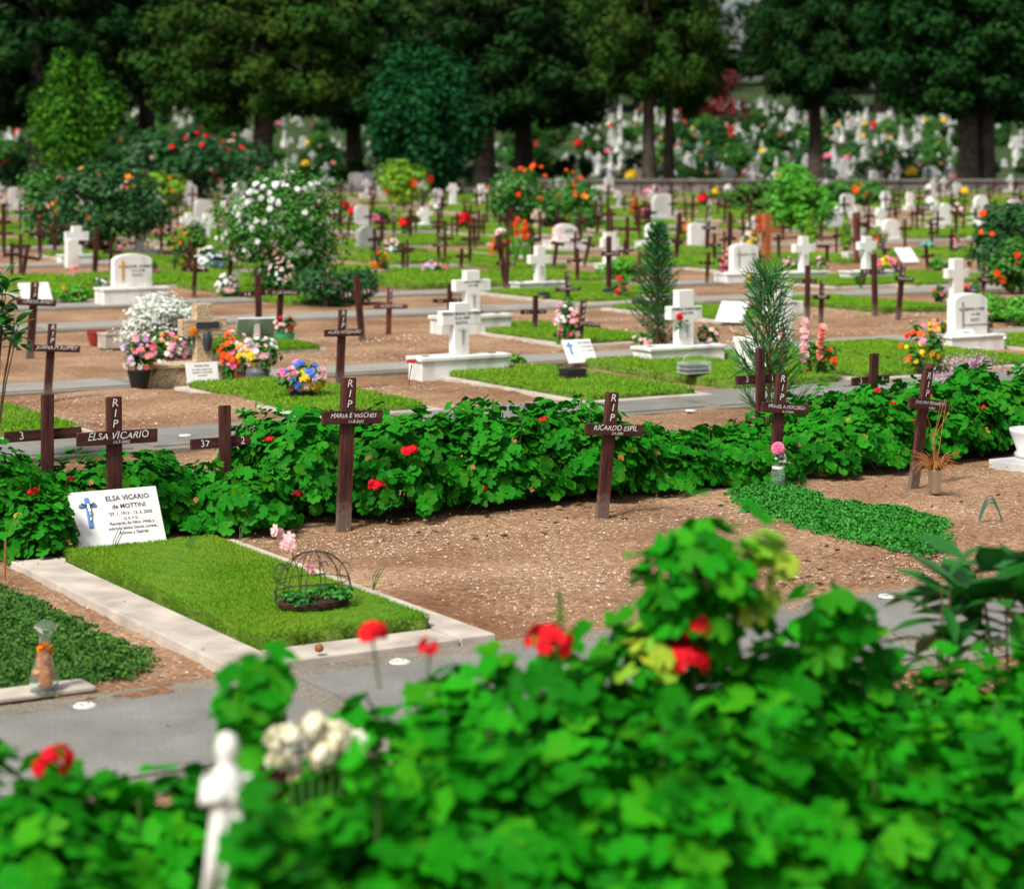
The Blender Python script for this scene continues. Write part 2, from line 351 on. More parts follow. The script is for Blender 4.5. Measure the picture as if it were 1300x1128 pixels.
def blossom(n1=6, n2=5):
    v = [(0,0,.25)]; f = []
    for n, r, z, w_ in ((n1, 1, .0, .55), (n2, .62, .28, .5)):
        for k in range(n):
            a = 2*math.pi*(k+(.5 if r < 1 else 0))/n; o = len(v)
            da = math.pi/n*1.1
            v += [(r*.62*math.cos(a-da), r*.62*math.sin(a-da), z+.1), (r*math.cos(a-da*.4), r*math.sin(a-da*.4), z+.28), (r*math.cos(a+da*.4), r*math.sin(a+da*.4), z+.25), (r*.62*math.cos(a+da), r*.62*math.sin(a+da), z+.08)]
            f += [(0,o,o+1),(0,o+1,o+2),(0,o+2,o+3)]
    return np.array(v, float), np.array(f)
BL = blossom()
def icos(sub=1):
    bm = bmesh.new(); bmesh.ops.create_icosphere(bm, subdivisions=sub, radius=1)
    v = np.array([x.co[:] for x in bm.verts]); f = np.array([[y.index for y in x.verts] for x in bm.faces]); bm.free(); return v, f
ICO = icos(1)
_tc = {}
def text_mesh(body, size, name='inscription', m='paint', align='CENTER', shear=0, ext=0):
    key = (body, size, m, align)
    if key in _tc: return _tc[key]
    cu = bpy.data.curves.new('text', 'FONT'); cu.body = body; cu.size = size; cu.align_x = align; cu.align_y = 'CENTER'
    cu.resolution_u = 2; cu.shear = shear; cu.offset = size*(.02 if m == 'ink' else -.004)
    o = bpy.data.objects.new('text', cu); COL.objects.link(o)
    dg = bpy.context.evaluated_depsgraph_get(); me = bpy.data.meshes.new_from_object(o.evaluated_get(dg))
    bpy.data.objects.remove(o); bpy.data.curves.remove(cu)
    if m == 'paint':                       # hand painted: nothing quite level or even
        sd = len(body)*1.7+size*300
        for v_ in me.vertices:
            x_, y_ = v_.co.x/size, v_.co.y/size
            v_.co.y += size*(.045*math.sin(x_*2.6+sd)+.02*math.sin(x_*6.7+sd*2)); v_.co.x += size*(.025*math.sin(y_*6+x_*3+sd)); v_.co.y *= 1+.12*math.sin(x_*2.3+sd)
    me.name = name; me.materials.clear(); me.materials.append(MT[m]); _tc[key] = me
    return me
def text_on(parent, body, size, x, y, z, m='paint', name='inscription', shear=0, tilt=0, align='CENTER', roll=0):
    o = put(name, text_mesh(body, size, name, m, align, shear), parent, (x, y, z))
    o.rotation_euler = (R(90)+tilt, roll, 0)
    return o
MT['litter'] = mat('leaf litter', (.15,.07,.03), .9, .05, island=isl((.10,.045,.02), (.30,.16,.05), (.16,.08,.035), (.08,.12,.02), (.34,.24,.10)))

# ------------------------------------------------------------------ the setting
def axis(lo, hi, dl, dh, step, g=1.12):
    a = list(np.arange(dl, dh+step/2, step)); s = step
    while a[-1] < hi: s *= g; a.append(a[-1]+s)
    s = step
    while a[0] > lo: s *= g; a.insert(0, a[0]-s)
    return np.array(a)
gx = axis(-420, 420, -4.2, 5.2, .05); gy = axis(-60, 620, 3.5, 14, .05)
X, Y = np.meshgrid(gx, gy)
near = np.clip((34-Y)/20, 0, 1)
Zg = near*(.010*np.sin(X*2.1+1.3*np.sin(Y*1.7))+.006*np.sin(Y*3.3+X*1.1)+.006*np.sin(X*7.3+Y*5.1)*np.sin(Y*2.2)+.003*np.sin(X*13-Y*11.7)) - .010
dr = np.random.RandomState(3)
Zg += near*dr.normal(size=X.shape)*.0024
def mound_at(x, t, a, b, h, tt=None):
    global Zg
    cx, cy = (G(x, t) if tt is None else W(x, t)); s, q = X*CA+Y*SA-(cx*CA+cy*SA), -X*SA+Y*CA-(-cx*SA+cy*CA)
    Zg = Zg+h*np.exp(-(s/a)**2-(q/b)**2)
for a_ in ((530, 428, .5, .3, .09), (560, 745, .5, .8, .02), (820, 700, .4, .6, .018), (300, 508, .7, .5, .03), (600, 500, .5, .3, .02), (1000, 720, .3, .5, -.012), (1150, 425, .9, .4, .03)):
    mound_at(*a_)
k = np.maximum(0, Y-112); k = np.minimum(k, 260); Zg += (k/120)**1.25*5.2
V = np.stack([X.ravel(), Y.ravel(), Zg.ravel()], 1); ny, nx = X.shape
i = np.arange(ny*nx).reshape(ny, nx)
T = np.stack([i[:-1,:-1].ravel(), i[:-1,1:].ravel(), i[1:,1:].ravel(), i[1:,:-1].ravel()], 1)
tag(put('ground', npmesh('ground', V, T, 'dirt', smooth=True)), 'brown earth of the graveyard', None, kind='structure')

def slab(name, s0, s1, t0, t1, z0, z1, m, parent=None, jit=0):
    b = MB(); b.box(s0, s1, t0, t1, z0, z1, 0, top=.006)
    o = b.build(name, m, parent, rz=None) if False else b.build(name, m, parent)
    if parent is None: o.rotation_euler.z = ANG
    return o
# paths: slabs laid end to end with pebble strips round them
pr = random.Random(5)
def path(t0, t1, s0, s1, m, joint=1.6, off=0, first=None):
    strip = MB(); strip.box(s0, s1, t0, t1, -.05, .004)
    o = strip.build('path', 'pebble'); o.rotation_euler.z = ANG; tag(o, None, None, kind='structure')
    b = MB(); s = s0+off
    while s < s1-.2:
        e = s+joint-.11
        b.box(s, e, t0+.09, t1-.15, -.04, .014, 0, top=.004); s += joint
    o2 = b.build('path_slabs', m); o2.rotation_euler.z = ANG; tag(o2, None, None, kind='structure')
path(5.35, 6.36, -1.5, 7.9, 'slab', 2.0, .465)
path(11.35, 12.28, .5, 13, 'slab', 1.9, .3)
path(14.42, 15.15, 1, 18, 'slabfar', 2.4)
path(19.3, 20.2, 2, 24, 'slabfar', 2.4)
path(21.9, 22.7, 3, 27, 'slabfar', 2.4)
for t0 in (26.9, 30.0, 35.1, 38.3, 43.5, 46.8, 52, 55.5, 61, 65, 70.5):
    path(t0, t0+.9, 3, t0*1.6+4, 'slabfar', 3.2)
# road under the great trees, with its low wall
b = MB(); b.box(-90, 120, 86, 92, -.05, .02); o = b.build('road', 'asphalt'); tag(o, None, None, kind='structure')
o = MB().box(1, 55, 84.6, 84.9, -.1, .42).box(.9, 55.1, 84.5, 85.0, .42, .50).build('low_wall', 'lowwall', bevel=.02)
tag(o, 'long low grey wall running under the great trees at the right', 'wall')

# ------------------------------------------------------------------ grass plots
def lawn_mesh(name, w_, L, h, n, bw, bh, seed):
    rs = np.random.RandomState(seed); r = .025
    nx_, ny_ = 24, 50
    xs = np.linspace(0, 1, nx_); ys = np.linspace(0, 1, ny_)
    V = []; F_ = []
    for j, yy in enumerate(ys):
        for i_, xx in enumerate(xs):
            ex = min(xx, 1-xx)*w_; ey = min(yy, 1-yy)*L; e = min(ex, ey)
            wob = .012*math.sin(yy*37+seed)+.008*math.sin(xx*23+seed*2)
            z = h+.004*math.sin(xx*5+yy*7+seed)+.0015*math.sin(xx*31-yy*43) - (.012 if e < .005 else 0)
            V.append((xx*w_+(wob if ex < .005 else 0), -yy*L+(wob if ey < .005 else 0), z))
    for j in range(ny_-1):
        for i_ in range(nx_-1): a = j*nx_+i_; F_.append((a, a+nx_, a+nx_+1, a+1))
    ring = [i_ for i_ in range(nx_)]+[j*nx_+nx_-1 for j in range(1, ny_)]+[(ny_-1)*nx_+i_ for i_ in range(nx_-2, -1, -1)]+[j*nx_ for j in range(ny_-2, 0, -1)]
    o = len(V); V += [(V[q][0], V[q][1], -.03) for q in ring]; side = []
    for q in range(len(ring)): side.append((ring[q], ring[(q+1)%len(ring)], o+(q+1)%len(ring), o+q))
    V = np.array(V); Q = np.array(F_+side); MI0 = np.array([1]*len(F_)+[2]*len(side))
    T0 = np.concatenate([Q[:, [0,1,2]], Q[:, [0,2,3]]]); MI0 = np.concatenate([MI0, MI0])
    # blades: on the top, and hanging out of the sides
    ns = n//5; P = np.stack([rs.rand(n)*w_, -rs.rand(n)*L, np.full(n, h-.003)], 1)
    per = rs.rand(ns)*(w_+L)*2; D = np.zeros((n, 3)); D[:, 2] = 1; D[:, :2] = rs.normal(size=(n, 2))*.5
    sp = np.zeros((ns, 3)); sd = np.zeros((ns, 3))
    for q in range(ns):
        p = per[q]; z = rs.rand()*h
        if p < w_: sp[q] = (p, -L, z); sd[q] = (0, -1, .5)
        elif p < 2*w_: sp[q] = (p-w_, 0, z); sd[q] = (0, 1, .5)
        elif p < 2*w_+L: sp[q] = (0, -(p-2*w_), z); sd[q] = (-1, 0, .5)
        else: sp[q] = (w_, -(p-2*w_-L), z); sd[q] = (1, 0, .5)
    sd += rs.normal(size=sd.shape)*.4
    P = np.concatenate([P, sp]); D = np.concatenate([D, sd]); N = len(P)
    D /= np.linalg.norm(D, axis=1, keepdims=True)
    a = rs.rand(N)*6.283; A = np.stack([np.cos(a), np.sin(a), np.zeros(N)], 1)
    hh = bh*(.6+.7*rs.rand(N))[:, None]; 
    BV = np.stack([P-A*bw/2, P+A*bw/2, P+D*hh], 1).reshape(-1, 3)
    BT = np.arange(N*3).reshape(-1, 3)+len(V)
    return npmesh(name, np.concatenate([V, BV]), np.concatenate([T0, BT]), ['grass', 'grassbase', 'lawnside'], np.concatenate([MI0, np.zeros(N, int)]))
def kerb_mesh(w_, L, l, r_, f, bk, z=.035, front=True):
    b = MB()
    b.box(0, l, -L, 0, -.06, z, top=.004); b.box(w_-r_, w_, -L, 0, -.06, z+.0005, top=.004)
    b.box(l+.001, w_-r_-.001, -L, -L+f, -.06, z-.001, top=.004); b.box(l+.001, w_-r_-.001, -bk, 0, -.06, z-.0015, top=.004)
    return b.mesh('kerb', 'kerb', bevel=.003)
LAWN = [lawn_mesh('lawn', .84, 1.9, .058, 9000, .011, .022, k) for k in range(3)]
LAWN_FAR = lawn_mesh('lawn', .84, 1.9, .075, 2200, .025, .03, 9)
KERB = kerb_mesh(1.0, 2.1, .08, .08, .1, .1, z=.022)
def plot(s, t, label, kerb=True, lawn=True, k=0, far=False, group=None, sx=1, L=1, rz=0):
    x, y = W(s, t)
    p = thing('grave_plot', label, 'grave', (x, y, -.004), ANG+rz, group)
    if kerb: put('kerb', KERB, p, scale=(sx, L, 1))
    if lawn: put('lawn', LAWN_FAR if far else LAWN[k % 3], p, (.08*sx, -.1, 0), scale=(sx, L, 1))
    return p
# the near plot with the white plaque
x, y = W(2.83, 8.53)
p = thing('grave_plot', 'nearest lawn grave with pale kerb, white plaque at its head', 'grave', (x, y, -.004))
b = MB(); b.box(0, .19, -2.13, 0, -.06, .020, top=.005).box(.82, .96, -2.13, 0, -.06, .021, top=.005).box(.191, .819, -2.13, -1.93, -.06, .019, top=.004).box(.191, .819, -.10, 0, -.06, .019, top=.004)
b.build('kerb', 'kerb', p, bevel=.004)
put('lawn', lawn_mesh('lawn',  .62, 1.81, .062, 64000, .0036, .013, 4), p, (.195, -.11, 0))

def plotpx(px, py, label, kerb=True, k=0, **kw):    # lawn whose head-left corner stands at this photo point
    s, t = ST(*G(px, py)); return plot(s, t, label, kerb, k=k, **kw)
plot(5.86, 14.2, 'lawn grave in front of the speckled granite cross', k=0, sx=.93)
plot(7.72, 14.05, 'lawn grave in front of the nearest white cross on its long box', k=1)
plot(9.04, 14.22, 'kerbless lawn grave holding the small pale wire basket', kerb=False, k=2, sx=1.02)
plot(10.15, 14.25, 'lawn grave in front of the white cross beside the potted conifer', k=0)
plot(11.25, 14.45, 'lawn grave behind the tall pink gladioli', k=1)
plot(12.85, 14.35, 'lawn grave in front of the white arched headstone with a dark cross relief', k=2)
plot(3.55, 14.2, 'lawn grave cut off at the left edge behind two brown crosses', k=0)
plotpx(565, 419, 'lawn grave with pale kerb at the foot of the second white box cross', k=1)
plotpx(205, 440, 'small lawn strip beside the red pot and hollow block', kerb=True, k=2, L=.5)
plotpx(762, 393, 'short lawn grave left of the tall potted conifer', k=0)
plotpx(262, 374, 'lawn grave under the brown crosses before the white flowered shrub', k=1, kerb=False)
plotpx(664, 365, 'lawn grave at the foot of the white cross with a wide pedestal', k=2)
plotpx(605, 373, 'lawn grave left of the white cross with a wide pedestal', k=0)
plotpx(480, 346, 'lawn grave behind the white pot of red flowers', k=1, kerb=False)
plotpx(925, 355, 'lawn grave in front of the upright white headstone on a broad plinth', k=2)
plotpx(1020, 354, 'lawn grave in front of the white cross with a dark nameplate', k=0)
plotpx(1082, 350, 'lawn grave behind two dark crosses right of the centre', k=1, kerb=False)
plotpx(960, 383, 'lawn grave behind the salmon gladioli, before the brown crosses', k=1, kerb=False)
plotpx(405, 316, 'lawn grave beside the rounded grey stone', k=2, kerb=False)
plotpx(490, 301, 'lawn grave right of the rounded grey stone', k=0, kerb=False)
plotpx(582, 320, 'lawn grave between crosses left of the red gladioli', k=1)
plotpx(555, 335, 'lawn grave left of the small brown cross at middle distance', k=0, kerb=False)
plotpx(110, 354, 'lawn grave left of the weathered white arched headstone', k=1)
plotpx(78, 325, 'lawn grave in front of the white cross with pink flowers', k=0)
plotpx(205, 330, 'lawn grave right of the weathered white arched headstone', k=2)
plotpx(755, 330, 'lawn grave covered with low green shrubbery behind a capped cross', k=0, kerb=False)
plotpx(875, 330, 'lawn grave right of the top of the potted conifer', k=1, kerb=False)
plotpx(1165, 318, 'lawn grave behind the white slanted tablet at the right', k=2, kerb=False)
gfar = 'clipped green grave lawns of the distant rows'
lab_far = 'green clipped grave lawn among the distant rows of crosses'
heads = [25.0, 25.2+1.8, 29.9, 34.9, 33.0, 38.1, 43.3, 41.2, 46.6, 51.7, 49.6, 55.3, 60.6, 64.6, 70.1]
cnt = 0
for hi_, th in enumerate(heads):
    for q in range(80):
        s = th*.28+q*1.07
        X_, Y_ = W(s, th-1)
        if abs(X_)/Y_ > .25: continue
        if rnd.random() < (.36 if th < 40 else .42):
            plot(s, th, lab_far, kerb=rnd.random() < .4, far=True, group=gfar, k=q); cnt += 1
print('far lawns', cnt)
# ------------------------------------------------------------------ loose gravel chips on the bare graves
rs = np.random.RandomState(11)
def chips(n, s0, s1, t0, t1, size):
    s = s0+rs.rand(n)*(s1-s0); t = t0+rs.rand(n)*(t1-t0)
    keep = (np.sin(s*3.1+np.sin(t*4))+np.sin(t*5.3+s*1.7)+rs.normal(size=n)*.8) > .35
    keep &= ~(((s-5.35)/.55)**2+((t-7.35)/.42)**2+rs.normal(size=n)*.15 < 1)
    s, t = s[keep], t[keep]; n = len(s)
    P = np.stack([s*CA-t*SA, s*SA+t*CA, np.full(n, 0.0)], 1)
    # seat each chip on the ground sheet
    ix = np.clip(np.searchsorted(gx, P[:,0]), 1, len(gx)-1); iy = np.clip(np.searchsorted(gy, P[:,1]), 1, len(gy)-1)
    P[:,2] = Zg[iy, ix]+size*.2
    D = rs.normal(size=(n,3)); S = size*(.35+.9*rs.rand(n,1)**2)*np.array([[1, .75, .45]])
    return P, D, S
parts = [chips(26000, 3.9, 6.1, 6.5, 8.6, .0062), chips(7000, 6.1, 7.9, 6.5, 8.6, .006), chips(12000, 3, 8, 12.35, 14.3, .009), chips(5000, 1, 3, 6.4, 8.6, .006), chips(8000, 6.5, 11, 15.2, 17.5, .012), chips(9000, 11, 15.5, 15.2, 18.5, .013), chips(5000, -1, 8, 5.35, 6.4, .005)]
P = np.concatenate([q[0] for q in parts]); D = np.concatenate([q[1] for q in parts]); S = np.concatenate([q[2] for q in parts])
D[:,2] = np.abs(D[:,2])+1.5
OCT = (np.array([(1,0,0),(0,1,0),(-1,0,0),(0,-1,0),(.1,.1,1),(0,0,-1)], float), np.array([(0,1,4),(1,2,4),(2,3,4),(3,0,4)]))
V, T = scatter(OCT[0], OCT[1], P, frames(len(P), D, rs), S)
MT['chip'] = mat('pale stone chip', (.5,.35,.25), .9, .2, island=isl((.20,.11,.07), (.38,.25,.16), (.30,.18,.12), (.50,.38,.28), (.72,.61,.50)))
tag(put('gravel', npmesh('gravel', V, T, 'chip')), 'pale stone chips scattered on the bare brown graves', 'gravel', kind='stuff')
n = 2600; s_ = rs.uniform(3.9, 9, n); t_ = rs.uniform(6.45, 8.65, n); cl = np.sin(s_*2.3+1)+np.sin(t_*4.1+s_)+rs.normal(size=n)*.7 > .5; s_, t_ = s_[cl], t_[cl]; n = len(s_)
P = np.stack([s_*CA-t_*SA, s_*SA+t_*CA, np.full(n, -.002)], 1); D = rs.normal(size=(n,3))*.6+np.array([0,0,1])
MT['clod'] = mat('earth clod', (.13,.07,.04), .95, .05, col2=(.26,.16,.095), scale=30, island=isl((.11,.06,.035), (.24,.145,.085), (.30,.19,.12)))
tag(put('soil_clods', npmesh('soil_clods', *scatter(OCT[0], OCT[1], P, frames(n, D, rs), .017*(.3+rs.rand(n,1)**3)*np.array([[1,.8,.55]])), 'clod')), 'crumbled brown earth on the bare graves', 'earth', kind='stuff')
# fallen leaves on path and bare earth
n = 900; s_ = rs.uniform(1, 9, n); t_ = np.where(rs.rand(n) < .55, 8.62-np.abs(rs.normal(size=n))*.22, rs.uniform(5.4, 8.6, n))
P = np.stack([s_*CA-t_*SA, s_*SA+t_*CA, np.full(n, .018)], 1); D = rs.normal(size=(n,3))*.35+np.array([0,0,1])
tag(put('fallen_leaves', npmesh('fallen_leaves', *scatter(OVAL[0]*np.array([1,1,2]), OVAL[1], P, frames(n, D, rs), .006*(.5+1.6*rs.rand(n,1)**2)), 'litter')), 'dry leaf litter on the earth and path', 'leaf litter', kind='stuff')
# small-leaved ground cover
def cover(name, label, poly, n, size, h, m):
    rs = np.random.RandomState(len(label)); pts = [G(*q) for q in poly]
    P = []; xs = [q[0] for q in pts]; ys = [q[1] for q in pts]
    while len(P) < n:
        a, b_ = rs.uniform(min(xs), max(xs)), rs.uniform(min(ys), max(ys)); ins = False; dmin = 9
        for k in range(len(pts)):
            (x0, y0), (x1, y1) = pts[k-1], pts[k]
            if (y0 > b_) != (y1 > b_) and a < (x1-x0)*(b_-y0)/(y1-y0)+x0: ins = not ins
            dx, dy = x1-x0, y1-y0; tt = max(0, min(1, ((a-x0)*dx+(b_-y0)*dy)/(dx*dx+dy*dy))); dmin = min(dmin, math.hypot(a-x0-tt*dx, b_-y0-tt*dy))
        dmin -= .05*(1+math.sin(a*31+b_*13)*math.sin(b_*37-a*11))*rs.rand()**.5*1.3
        if not ins or rs.rand() > dmin/.10: continue
        bump_ = .62+.38*math.sin(a*19+b_*9)*math.sin(b_*23)
        if rs.rand() > .5+.5*bump_: continue
        P.append((a, b_, .005+h*min(1, dmin/.12)*bump_*rs.rand()**.5))
    P = np.array(P); D = rs.normal(size=(n,3))*.9; D[:,2] += .8
    V, T = scatter(QUAD[0], QUAD[1], P, frames(n, D, rs), size*(.6+.8*rs.rand(n,1)))
    tag(put(name, npmesh(name, V, T, m)), label, 'ground cover', kind='stuff')
cover('ground_cover', 'bright small leaved ground cover creeping over the grave at the right', [(912,625),(960,612),(1010,612),(1075,640),(1150,645),(1215,662),(1222,700),(1180,712),(1120,700),(1030,682),(930,650)], 46000, .010, .05, 'cover')
cover('weed_patch', 'olive weeds spreading over the grave beside the glass bottle', [(-40,735),(20,745),(90,775),(150,805),(215,832),(190,865),(120,872),(60,880),(-60,895)], 34000, .009, .045, 'cover_olive')

# ------------------------------------------------------------------ brown wooden crosses
def cross_meshes(hh, arm, ah, pw=.068, bh=.058, th=.02, base_worn=.0):
    up = MB().box(-pw/2, pw/2, -th/2, th/2, -.12, hh).mesh('upright', 'wood', bevel=.003)
    return up
_cm = {}
def brown_cross(px, py, xt, yt, ya, xl, xr, kind, label, text='', m='wood', t=None, group=None, sub='', base=None):
    if t is None: X_, Y_ = G(px, py)
    else: X_, Y_ = XT(px, t); py = YH+F*H/Y_
    k = F/Y_; hh = (py-yt)/k; za = (py-ya)/k; arm = (xr-xl)/k/CA; ac = ((xl+xr)/2-(px+(xt-px)*(py-ya)/max(1, py-yt)))/k/CA
    pw = min(.066 if t is None else .052, max(.046, hh*.105)); bh = pw*.86; th = .022
    th_ = math.atan2(xt-px, py-yt)
    key = (round(hh, 2), round(arm, 2), round(pw, 3), m, kind in 'nN')
    root = thing('wooden_cross', label, 'cross', (X_, Y_, 0), ANG, group)
    root.rotation_euler = (0, 0, ANG+rnd.uniform(-.1, .1)); 
    root.rotation_euler.rotate_axis('Y', th_*.95)
    root.rotation_euler.rotate_axis('X', rnd.uniform(-.06, .06))
    if key not in _cm:
        b = MB(); b.box(-pw/2, pw/2, -th/2, th/2, -.15, hh)
        u = b.mesh('upright', 'woodpost' if m == 'wood' else m, bevel=.0025)
        b = MB(); b.box(-arm/2, arm/2, -.01, .01, -bh/2, bh/2); c = b.mesh('crossbar', m, bevel=.0025)
        _cm[key] = (u, c)
    u, c = _cm[key]
    put('upright', u, root)
    yo = (.0215 if kind == 'n' else -.0215)
    if kind == 'n': yo = .0215
    cb = put('crossbar', c, root, (ac, yo, za)); cb.rotation_euler.y = rnd.uniform(-.03, .03)
    yf = -.0125
    if kind == 'r':                              # R I P down the post, a name along the bar
        lh = (hh-za-bh/2)/3.1
        for q, ch in enumerate('RIP'):
            text_on(root, ch, lh*1.05, 0, -.0135, hh-lh*(.55+q*.97), name='letter', shear=.2)
        if text:
            n_ = max(4, len(text)); text_on(cb, text, min(bh*.9, arm*1.45/n_), 0, yf, .006 if not sub else .008, shear=.25)
        if sub: text_on(cb, sub, bh*.32, arm*.04, yf, -bh*.31, name='date', shear=.25)
    elif kind == 'n' and text:                   # plot numbers on both sides of the post
        a, b_ = (text.split('|')+[''])[:2]
        if a: text_on(cb, a, bh*.95, -(arm/2+pw/2)/2, yf, 0, name='number')
        if b_: text_on(cb, b_, bh*.95, (arm/2+pw/2)/2, yf, 0, name='number')
    elif text:
        text_on(cb, text, min(bh*.85, arm*1.4/len(text)), 0, yf, 0, shear=.2)
    return root
T1 = 9.05
C = brown_cross
a_ = C(146,690,141,502,553,99,189,'r','brown cross rising behind the white plaque, lettered RIP','ELSA VICARIO',sub='13-5-2002')
maria = C(436,668,448,480,530,412,484,'r','tall brown cross in the middle of the geranium hedge, second lettered one from the left','MARIA E VIGCHES',sub='11-8-2002')
ric = C(764,657,782,498,545,744,815,'r','brown cross leaning right against the geraniums in the centre, bare earth before it','RICARDO ESPIL',sub='2-9-2002')
mig = C(982,618,998,474,518,967,1028,'r','brown cross with a pink rose in a jar at its foot','MIGUEL A DOCZELLI',sub='8-10-2002')
jose = C(1160,615,1182,470,512,1148,1209,'r','brown cross with a dried plant at its foot, far right in the geraniums','JOSE ANT FERRARETTI',sub='4-2002')
C(60,0,60,500,552,14,100,'n','brown cross half sunk in geraniums at the left edge','3|',t=T1)
C(287,0,288,515,562,250,325,'n','brown cross sunk in the hedge with the number 37 on its left arm','37|2',t=T1)
C(966,0,970,443,482,938,1002,'n','dark cross with a 3 on its arm behind the pine sapling','3|1',t=9.6,m='wood')
C(1106,0,1107,448,483,1080,1132,'n','brown cross sunk in the hedge between the rose cross and the dried plant','3|4',t=9.6)
C(60,508,68,411,442,44,97,'r','brown cross leaning right on bare earth at the left, near the red pot','JUANA M ROMEY')
C(38,453,43,358,383,22,66,'r','brown cross in front of the white slanted tablet at the far left','TERESA AMEY')
C(28,357,38,310,326,24,50,'p','small brown cross leaning right near the left edge, white flowers on its head')
C(120,353,122,288,308,102,141,'n','dark cross on the path side right of the small white cross at left','A|E')
C(51,328,51,275,297,38,64,'p','dark cross below the orange rose bush at left')
C(5,318,3,258,282,-8,12,'p','dark cross cut by the left edge among far lawns')
C(205,324,205,287,299,195,217,'p','brown cross right of the dark rose bush at left')
C(216,300,216,262,275,208,225,'p','thin brown cross above the orange flowered plant')
C(291,362,294,305,329,270,316,'p','broad brown cross in front of the white flowered shrub','+ + +')
C(246,376,249,326,343,233,265,'n','brown numbered cross left of the broad cross by the white flowered shrub','12|9')
C(329,425,326,348,372,307,346,'n','tall brown numbered cross leaning left before a dark slanted board','3 6|18')
C(353,436,357,366,371,339,378,'p','brown cross carrying a spray of pale pink blossoms on its bar','OLGA ERMOSA')
C(414,388,416,341,360,401,432,'r','weathered brown cross standing against a low dark shrub','BERNARDO LOPEZ')
C(460,434,453,350,372,436,472,'n','brown numbered cross leaning left on the gravel mound','3 6|18 7')
C(493,426,495,365,389,474,515,'r','faded reddish cross behind the heap of pale chips','ALDO MARIN',m='wood_red')
C(431,492,435,393,422,412,457,'r','brown cross standing alone on the bare grave left of the white box cross','ALAN WOJENSKI')
C(571,402,571,360,382,552,588,'n','brown numbered cross just left of the second white box cross','3 9|1 8')
C(585,344,586,315,325,577,594,'p','small plain brown cross before the pair of crossed posts')
C(512,346,512,308,319,500,522,'p','brown cross right of the red flowers in a white pot')
C(557,335,557,296,311,548,568,'r','brown cross standing behind another at middle distance, left of centre','PEDRO')
C(556,312,556,277,287,548,566,'p','brown cross at the right end of the far white cross pedestal')
C(484,312,484,280,289,474,490,'p','dark brown post cross right of the rounded grey stone')
C(483,328,480,300,314,470,492,'p','dark cross above the red flowers in a white pot','ANA RUIZ')
C(442,302,443,274,284,435,450,'p','brown cross behind the rounded grey stone, left of it')
C(430,294,430,266,276,424,437,'p','thin cross between the white shrub and the rounded grey stone')
C(500,297,499,257,279,490,508,'r','tall thin brown cross left of the far white cross','JUAN')
C(528,298,528,273,280,521,535,'p','small brown cross in front of the far white cross')
C(580,302,581,270,277,574,588,'p','brown cross right of the far white cross with pedestal')
C(603,318,602,275,288,590,614,'p','dark cross with two posts close together at centre left')
C(608,300,608,288,289,600,616,'p','short brown post crossed by a long bar')
C(614,302,614,270,280,607,620,'p','brown cross right of the crossed posts at centre left')
C(643,368,631,297,312,624,640,'p','brown cross leaning left beneath the red flowers')
C(643,370,645,320,335,632,655,'n','brown numbered cross crossing in front of the leaning one','7|18')
C(671,318,672,285,296,664,679,'p','brown cross right of the red gladioli')
C(635,292,635,270,280,628,641,'p','brown cross left of the red gladioli, yellow flowers on top')
C(641,292,642,270,278,636,648,'p','brown cross just right of the one with yellow flowers')
C(702,345,709,308,309,700,717,'p','brown cross leaning right with a bouquet tied to its head')
C(733,362,734,315,331,722,746,'n','brown cross with a pale cap plank, left of the tall black based cross','4 1|3 5')
C(742,337,752,299,310,740,756,'p','brown cross leaning right behind the capped one')
C(735,300,735,270,279,727,742,'p','brown cross right of the lawn with the stepped headstone')
C(758,300,759,253,272,752,766,'r','tall thin cross in front of the pale round topped far stone','LUIS')
C(777,302,777,265,290,768,786,'p','thick brown cross behind the white cross at centre')
C(793,272,791,247,258,785,798,'p','brown cross at the far edge behind the orange flowers')
C(809,300,812,266,276,803,820,'p','brown cross leaning right beyond the conifer at left')
C(820,290,819,255,268,813,826,'p','brown cross behind the tip of the conifer')
C(844,270,843,250,257,838,850,'p','thin dark cross standing in front of a far white stone')
C(721,384,720,345,367,703,737,'r','brown cross standing on the lawn behind the pink bouquet','IVAN IVANISSEVICH')
C(773,376,774,300,322,762,787,'p','tall brown cross rising from a black block','JOSE RAMOS')
C(811,362,812,320,337,800,823,'p','reddish cross left of the potted conifer','R LUNA',m='wood_red')
C(679,424,681,375,396,663,696,'n','brown numbered cross on lawn end with faded roses behind','3 1|7 0')
C(735,440,741,382,410,721,760,'r','brown cross leaning right beside the tall pink bouquet','EDUARDO COUSO')
C(793,327,793,305,318,784,804,'p','small brown cross with a pink flower at its foot','EVA')
C(858,334,864,270,307,852,867,'p','brown cross leaning right beyond the conifer at right')
C(897,360,901,320,334,889,911,'n','brown numbered cross left of the upright white headstone','17|20')
C(907,336,907,296,311,899,915,'p','brown cross between two white headstones, white flowers at its arm','M R')
C(897,322,899,252,289,890,907,'r','tall thin dark cross in front of the plain white headstone','RAUL')
C(879,285,879,247,260,872,886,'p','dark cross behind the plain white headstone')
C(926,320,927,268,303,918,934,'p','brown cross behind the yellow bouquet, right of centre')
C(944,306,944,270,290,936,951,'p','brown cross left of the orange cross')
C(989,333,989,297,303,980,996,'p','thin dark cross just right of the orange cross')
C(983,292,984,268,273,977,990,'p','dark cross left of the bright round bush')
C(994,304,994,285,288,986,1001,'p','short dark cross at the left foot of the bright round bush')
C(1043,307,1043,280,289,1034,1051,'p','brown cross right of the bright round bush')
C(963,346,963,318,326,955,968,'p','short brown post cross at the right edge of the upright white headstone')
C(1025,402,1026,337,357,1010,1039,'n','brown numbered cross leading a pair before the long lawn','3 5|2 1')
C(1042,408,1043,355,377,1028,1052,'r','brown cross partly behind the numbered one of the pair','ROSA')
